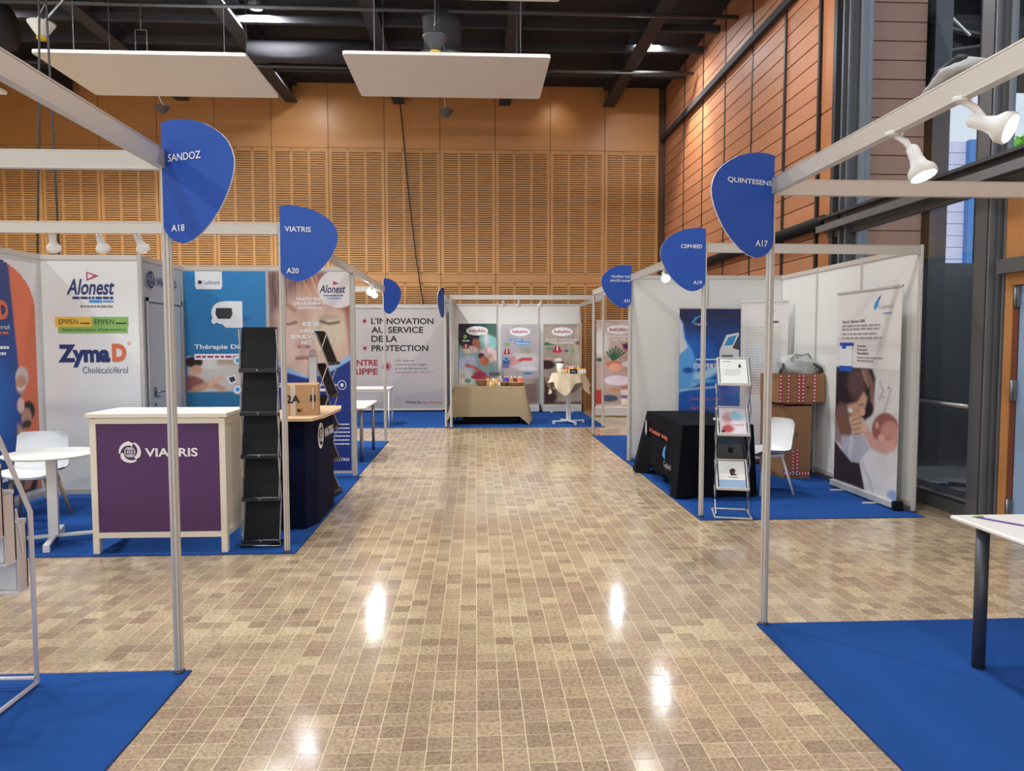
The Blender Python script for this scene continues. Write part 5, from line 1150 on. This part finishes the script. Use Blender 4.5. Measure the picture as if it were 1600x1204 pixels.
def dish(label, x, y, z, top, dx):
    t = thing('pendant_dish', (x, y, z), label, 'pendant', 'small dish pendants under the panels')
    b = MB(); b.lathe([(.03, z - .05), (.07, z - .02), (.12, z + .05), (.13, z + .055), (.05, z + .06), (.03, z + .1)], 'dark_steel', 18, c=(x, y)); obj('dish', b, t)
    b = MB(); b.tube([(x, y, z + .08), (x - dx, y - .2, top)], .008, 'steel', 6); obj('rod', b, t)
    b = MB(); a, c_ = x - dx, y - .25
    for q in (-.09, .09): b.tube([(a + q, c_, top - .12), (a + q, c_, top + .4)], .008, 'dark_steel', 5)
    b.tube([(a - .09, c_, top + .4), (a + .09, c_, top + .4)], .008, 'dark_steel', 5); b.tube([(a - .09, c_, top - .1), (a + .09, c_, top + .1)], .006, 'dark_steel', 5); b.tube([(a, c_, top + .4), (a, c_, 7.12)], .008, 'dark_steel', 5); obj('bracket', b, t)
dish('small dark dish pendant hanging below the centre acoustic panel', -.47, 12.35, 5.38, 6.0, .1)
dish('small dark dish pendant hanging below the upper left acoustic panel', -5.12, 12.5, 5.42, 6.2, .2)

# ---- hall downlights: fixture of every hall light
for k, (x, y, pw_) in enumerate(HALL):
    nm = {(-3.76, 15.95): 'lit round downlight close to the back wall, over the left of the timber', (-3.76, 13.13): 'lit round downlight cut by the top edge, left of the centre panel', (3.33, 14.33): 'lit round downlight before the tiled wall'}.get((x, y))
    t = thing('downlight', (x, y, LAMP_Z), nm or 'round hall downlight outside the picture', 'ceiling light', None if nm else 'hall downlights out of view')
    b = MB(); b.lathe([(.1, LAMP_Z - .06), (.13, LAMP_Z - .06), (.13, LAMP_Z + .12), (.05, LAMP_Z + .14), (.02, ZC - .001)], 'dark_steel', 20, c=(x, y)); obj('housing', b, t)
    b = MB(); b.lathe([(.001, LAMP_Z - .063), (.1, LAMP_Z - .063), (.1, LAMP_Z - .06)], 'hall_lamp_glow', 18, c=(x, y)); obj('lens', b, t)

# ---- cables
def cable(label, pts, r=.012, group=None, nm='cable'):
    b = MB(); b.tube(pts, r, 'cable_black', 6); return tag(obj(nm, b), label, 'cable', group)
cable('black cable hanging slanted over the timber wall, above the grey banner', [(-1.72, 17.33, 7.11), (-1.69, 17.3, 6.9), (-1.55, 17.3, 5.2), (-1.38, 17.3, 3.6), (-1.22, 17.3, 2.5)], .014)
cable('straight black cable hanging left of the slack one, upper left', [(-5.87, 10.42, 7.1), (-5.86, 10.42, 6.0), (-5.92, 10.42, 4.6), (-6.0, 10.42, 2.9), (-6.0, 10.42, .01)], .016)
cable('slack black cable right of the straight one, upper left', [(-5.77, 10.42, 7.1), (-5.76, 10.42, 5.9), (-5.74, 10.42, 4.7), (-5.72, 10.42, 3.2), (-5.7, 10.42, .01)], .016)
t = thing('power_strip', (5.0, 7.6, .05), 'power strip with coiled black cables behind the glass', 'power strip'); b = MB(); b.box(-.2, .1, -.04, .04, .0, .05, 'door_blue', Matrix.Rotation(-.3, 4, 'Z'), bev=.008); obj('strip', b, t, False)
b = MB(); b.tube([(.1 + .3 * math.cos(a) * (1 - a / 30), -.3 + .35 * math.sin(a) * (1 - a / 30), .015 + .008 * (a % 3)) for a in [k * .4 for k in range(38)]], .012, 'cable_black', 6); obj('coil', b, t, False)

# ================================================================== BEYOND THE GLASS
t = thing('outbuilding', (7.6, 12.5, 0), 'pale building with horizontal siding outside the window', 'building'); b = MB(); b.box(6.9, 8.55, 12.55, 15, 0, 5.1, 'siding_lilac'); obj('wall', b, t)
m_ = MB(); m_.box(0, 1.65, -.03, 0, .004, .2, 'siding_lilac', bev=.004); me = m_.mesh('siding_board')
for k in range(25):
    o = bpy.data.objects.new('siding_board', me); COL.objects.link(o); o.parent = t; o.location = (-.7, .04, k * .204)
b = MB(); b.box(8.55, 8.72, 12.4, 12.6, 0, 5.1, 'post_blue'); b.box(8.8, 8.92, 12.4, 12.6, 0, 5.1, 'post_blue'); obj('post', b, t)
t = thing('ceiling_stand_in', (8.5, 12, 5.1), 'dark slab with pipes outside the window, standing in for a ceiling, upper right', 'ceiling_stand_in'); b = MB(); b.box(5.7, 14, 9.4, 10.4, 5.2, 5.35, 'ceiling_black'); b.box(5.7, 14, 9.3, 9.4, 5.15, 6.0, 'ceiling_black'); obj('roof', b, t)  # added slab, stands in for the dark ceiling that shows in the window
b = MB(); b.tube([(6, 9.25, 5.6), (8.5, 9.25, 5.2)], .03, 'frame_grey', 6); b.tube([(5.9, 9.22, 5.85), (6.3, 9.22, 5.5)], .02, 'white_paint', 6); b.tube([(6, 9.2, 5.3), (9, 9.2, 5.75)], .02, 'frame_grey', 6); obj('pipes', b, t)
def tree(label, x, y, h, r):
    t = thing('tree', (x, y, 0), label, 'tree'); b = MB(); b.tube([(x, y, 0), (x + .1, y, h * .5), (x, y, h)], [.14, .1, .05], 'bark', 8); obj('trunk', b, t)
    rr = random.Random(int(x * 10)); b = MB()
    for k in range(1500):
        a, e_ = rr.random() * 2 * PI, rr.random() * 2 - 1; q = r * rr.random() ** .4; c_ = math.sqrt(1 - e_ * e_); p = Vector((x + q * c_ * math.cos(a), y + q * c_ * math.sin(a), h + q * e_ * .8))
        u = Vector((rr.random() - .5, rr.random() - .5, rr.random() - .5)).normalized() * .13; v = u.cross(Vector((rr.random() - .5, rr.random() - .5, rr.random() - .5)).normalized()) * .7
        b.add([p - u, p + v, p + u, p - v], [(0, 1, 2, 3)], 'leaf')
    o = obj('foliage', b, t); o['kind'] = 'stuff'
tree('green tree glimpsed through the narrow window gap', 13.2, 18.9, 3.6, 2.0)
tree('green tree outside at the right edge of the picture', 11.8, 15.4, 5.0, 1.3)
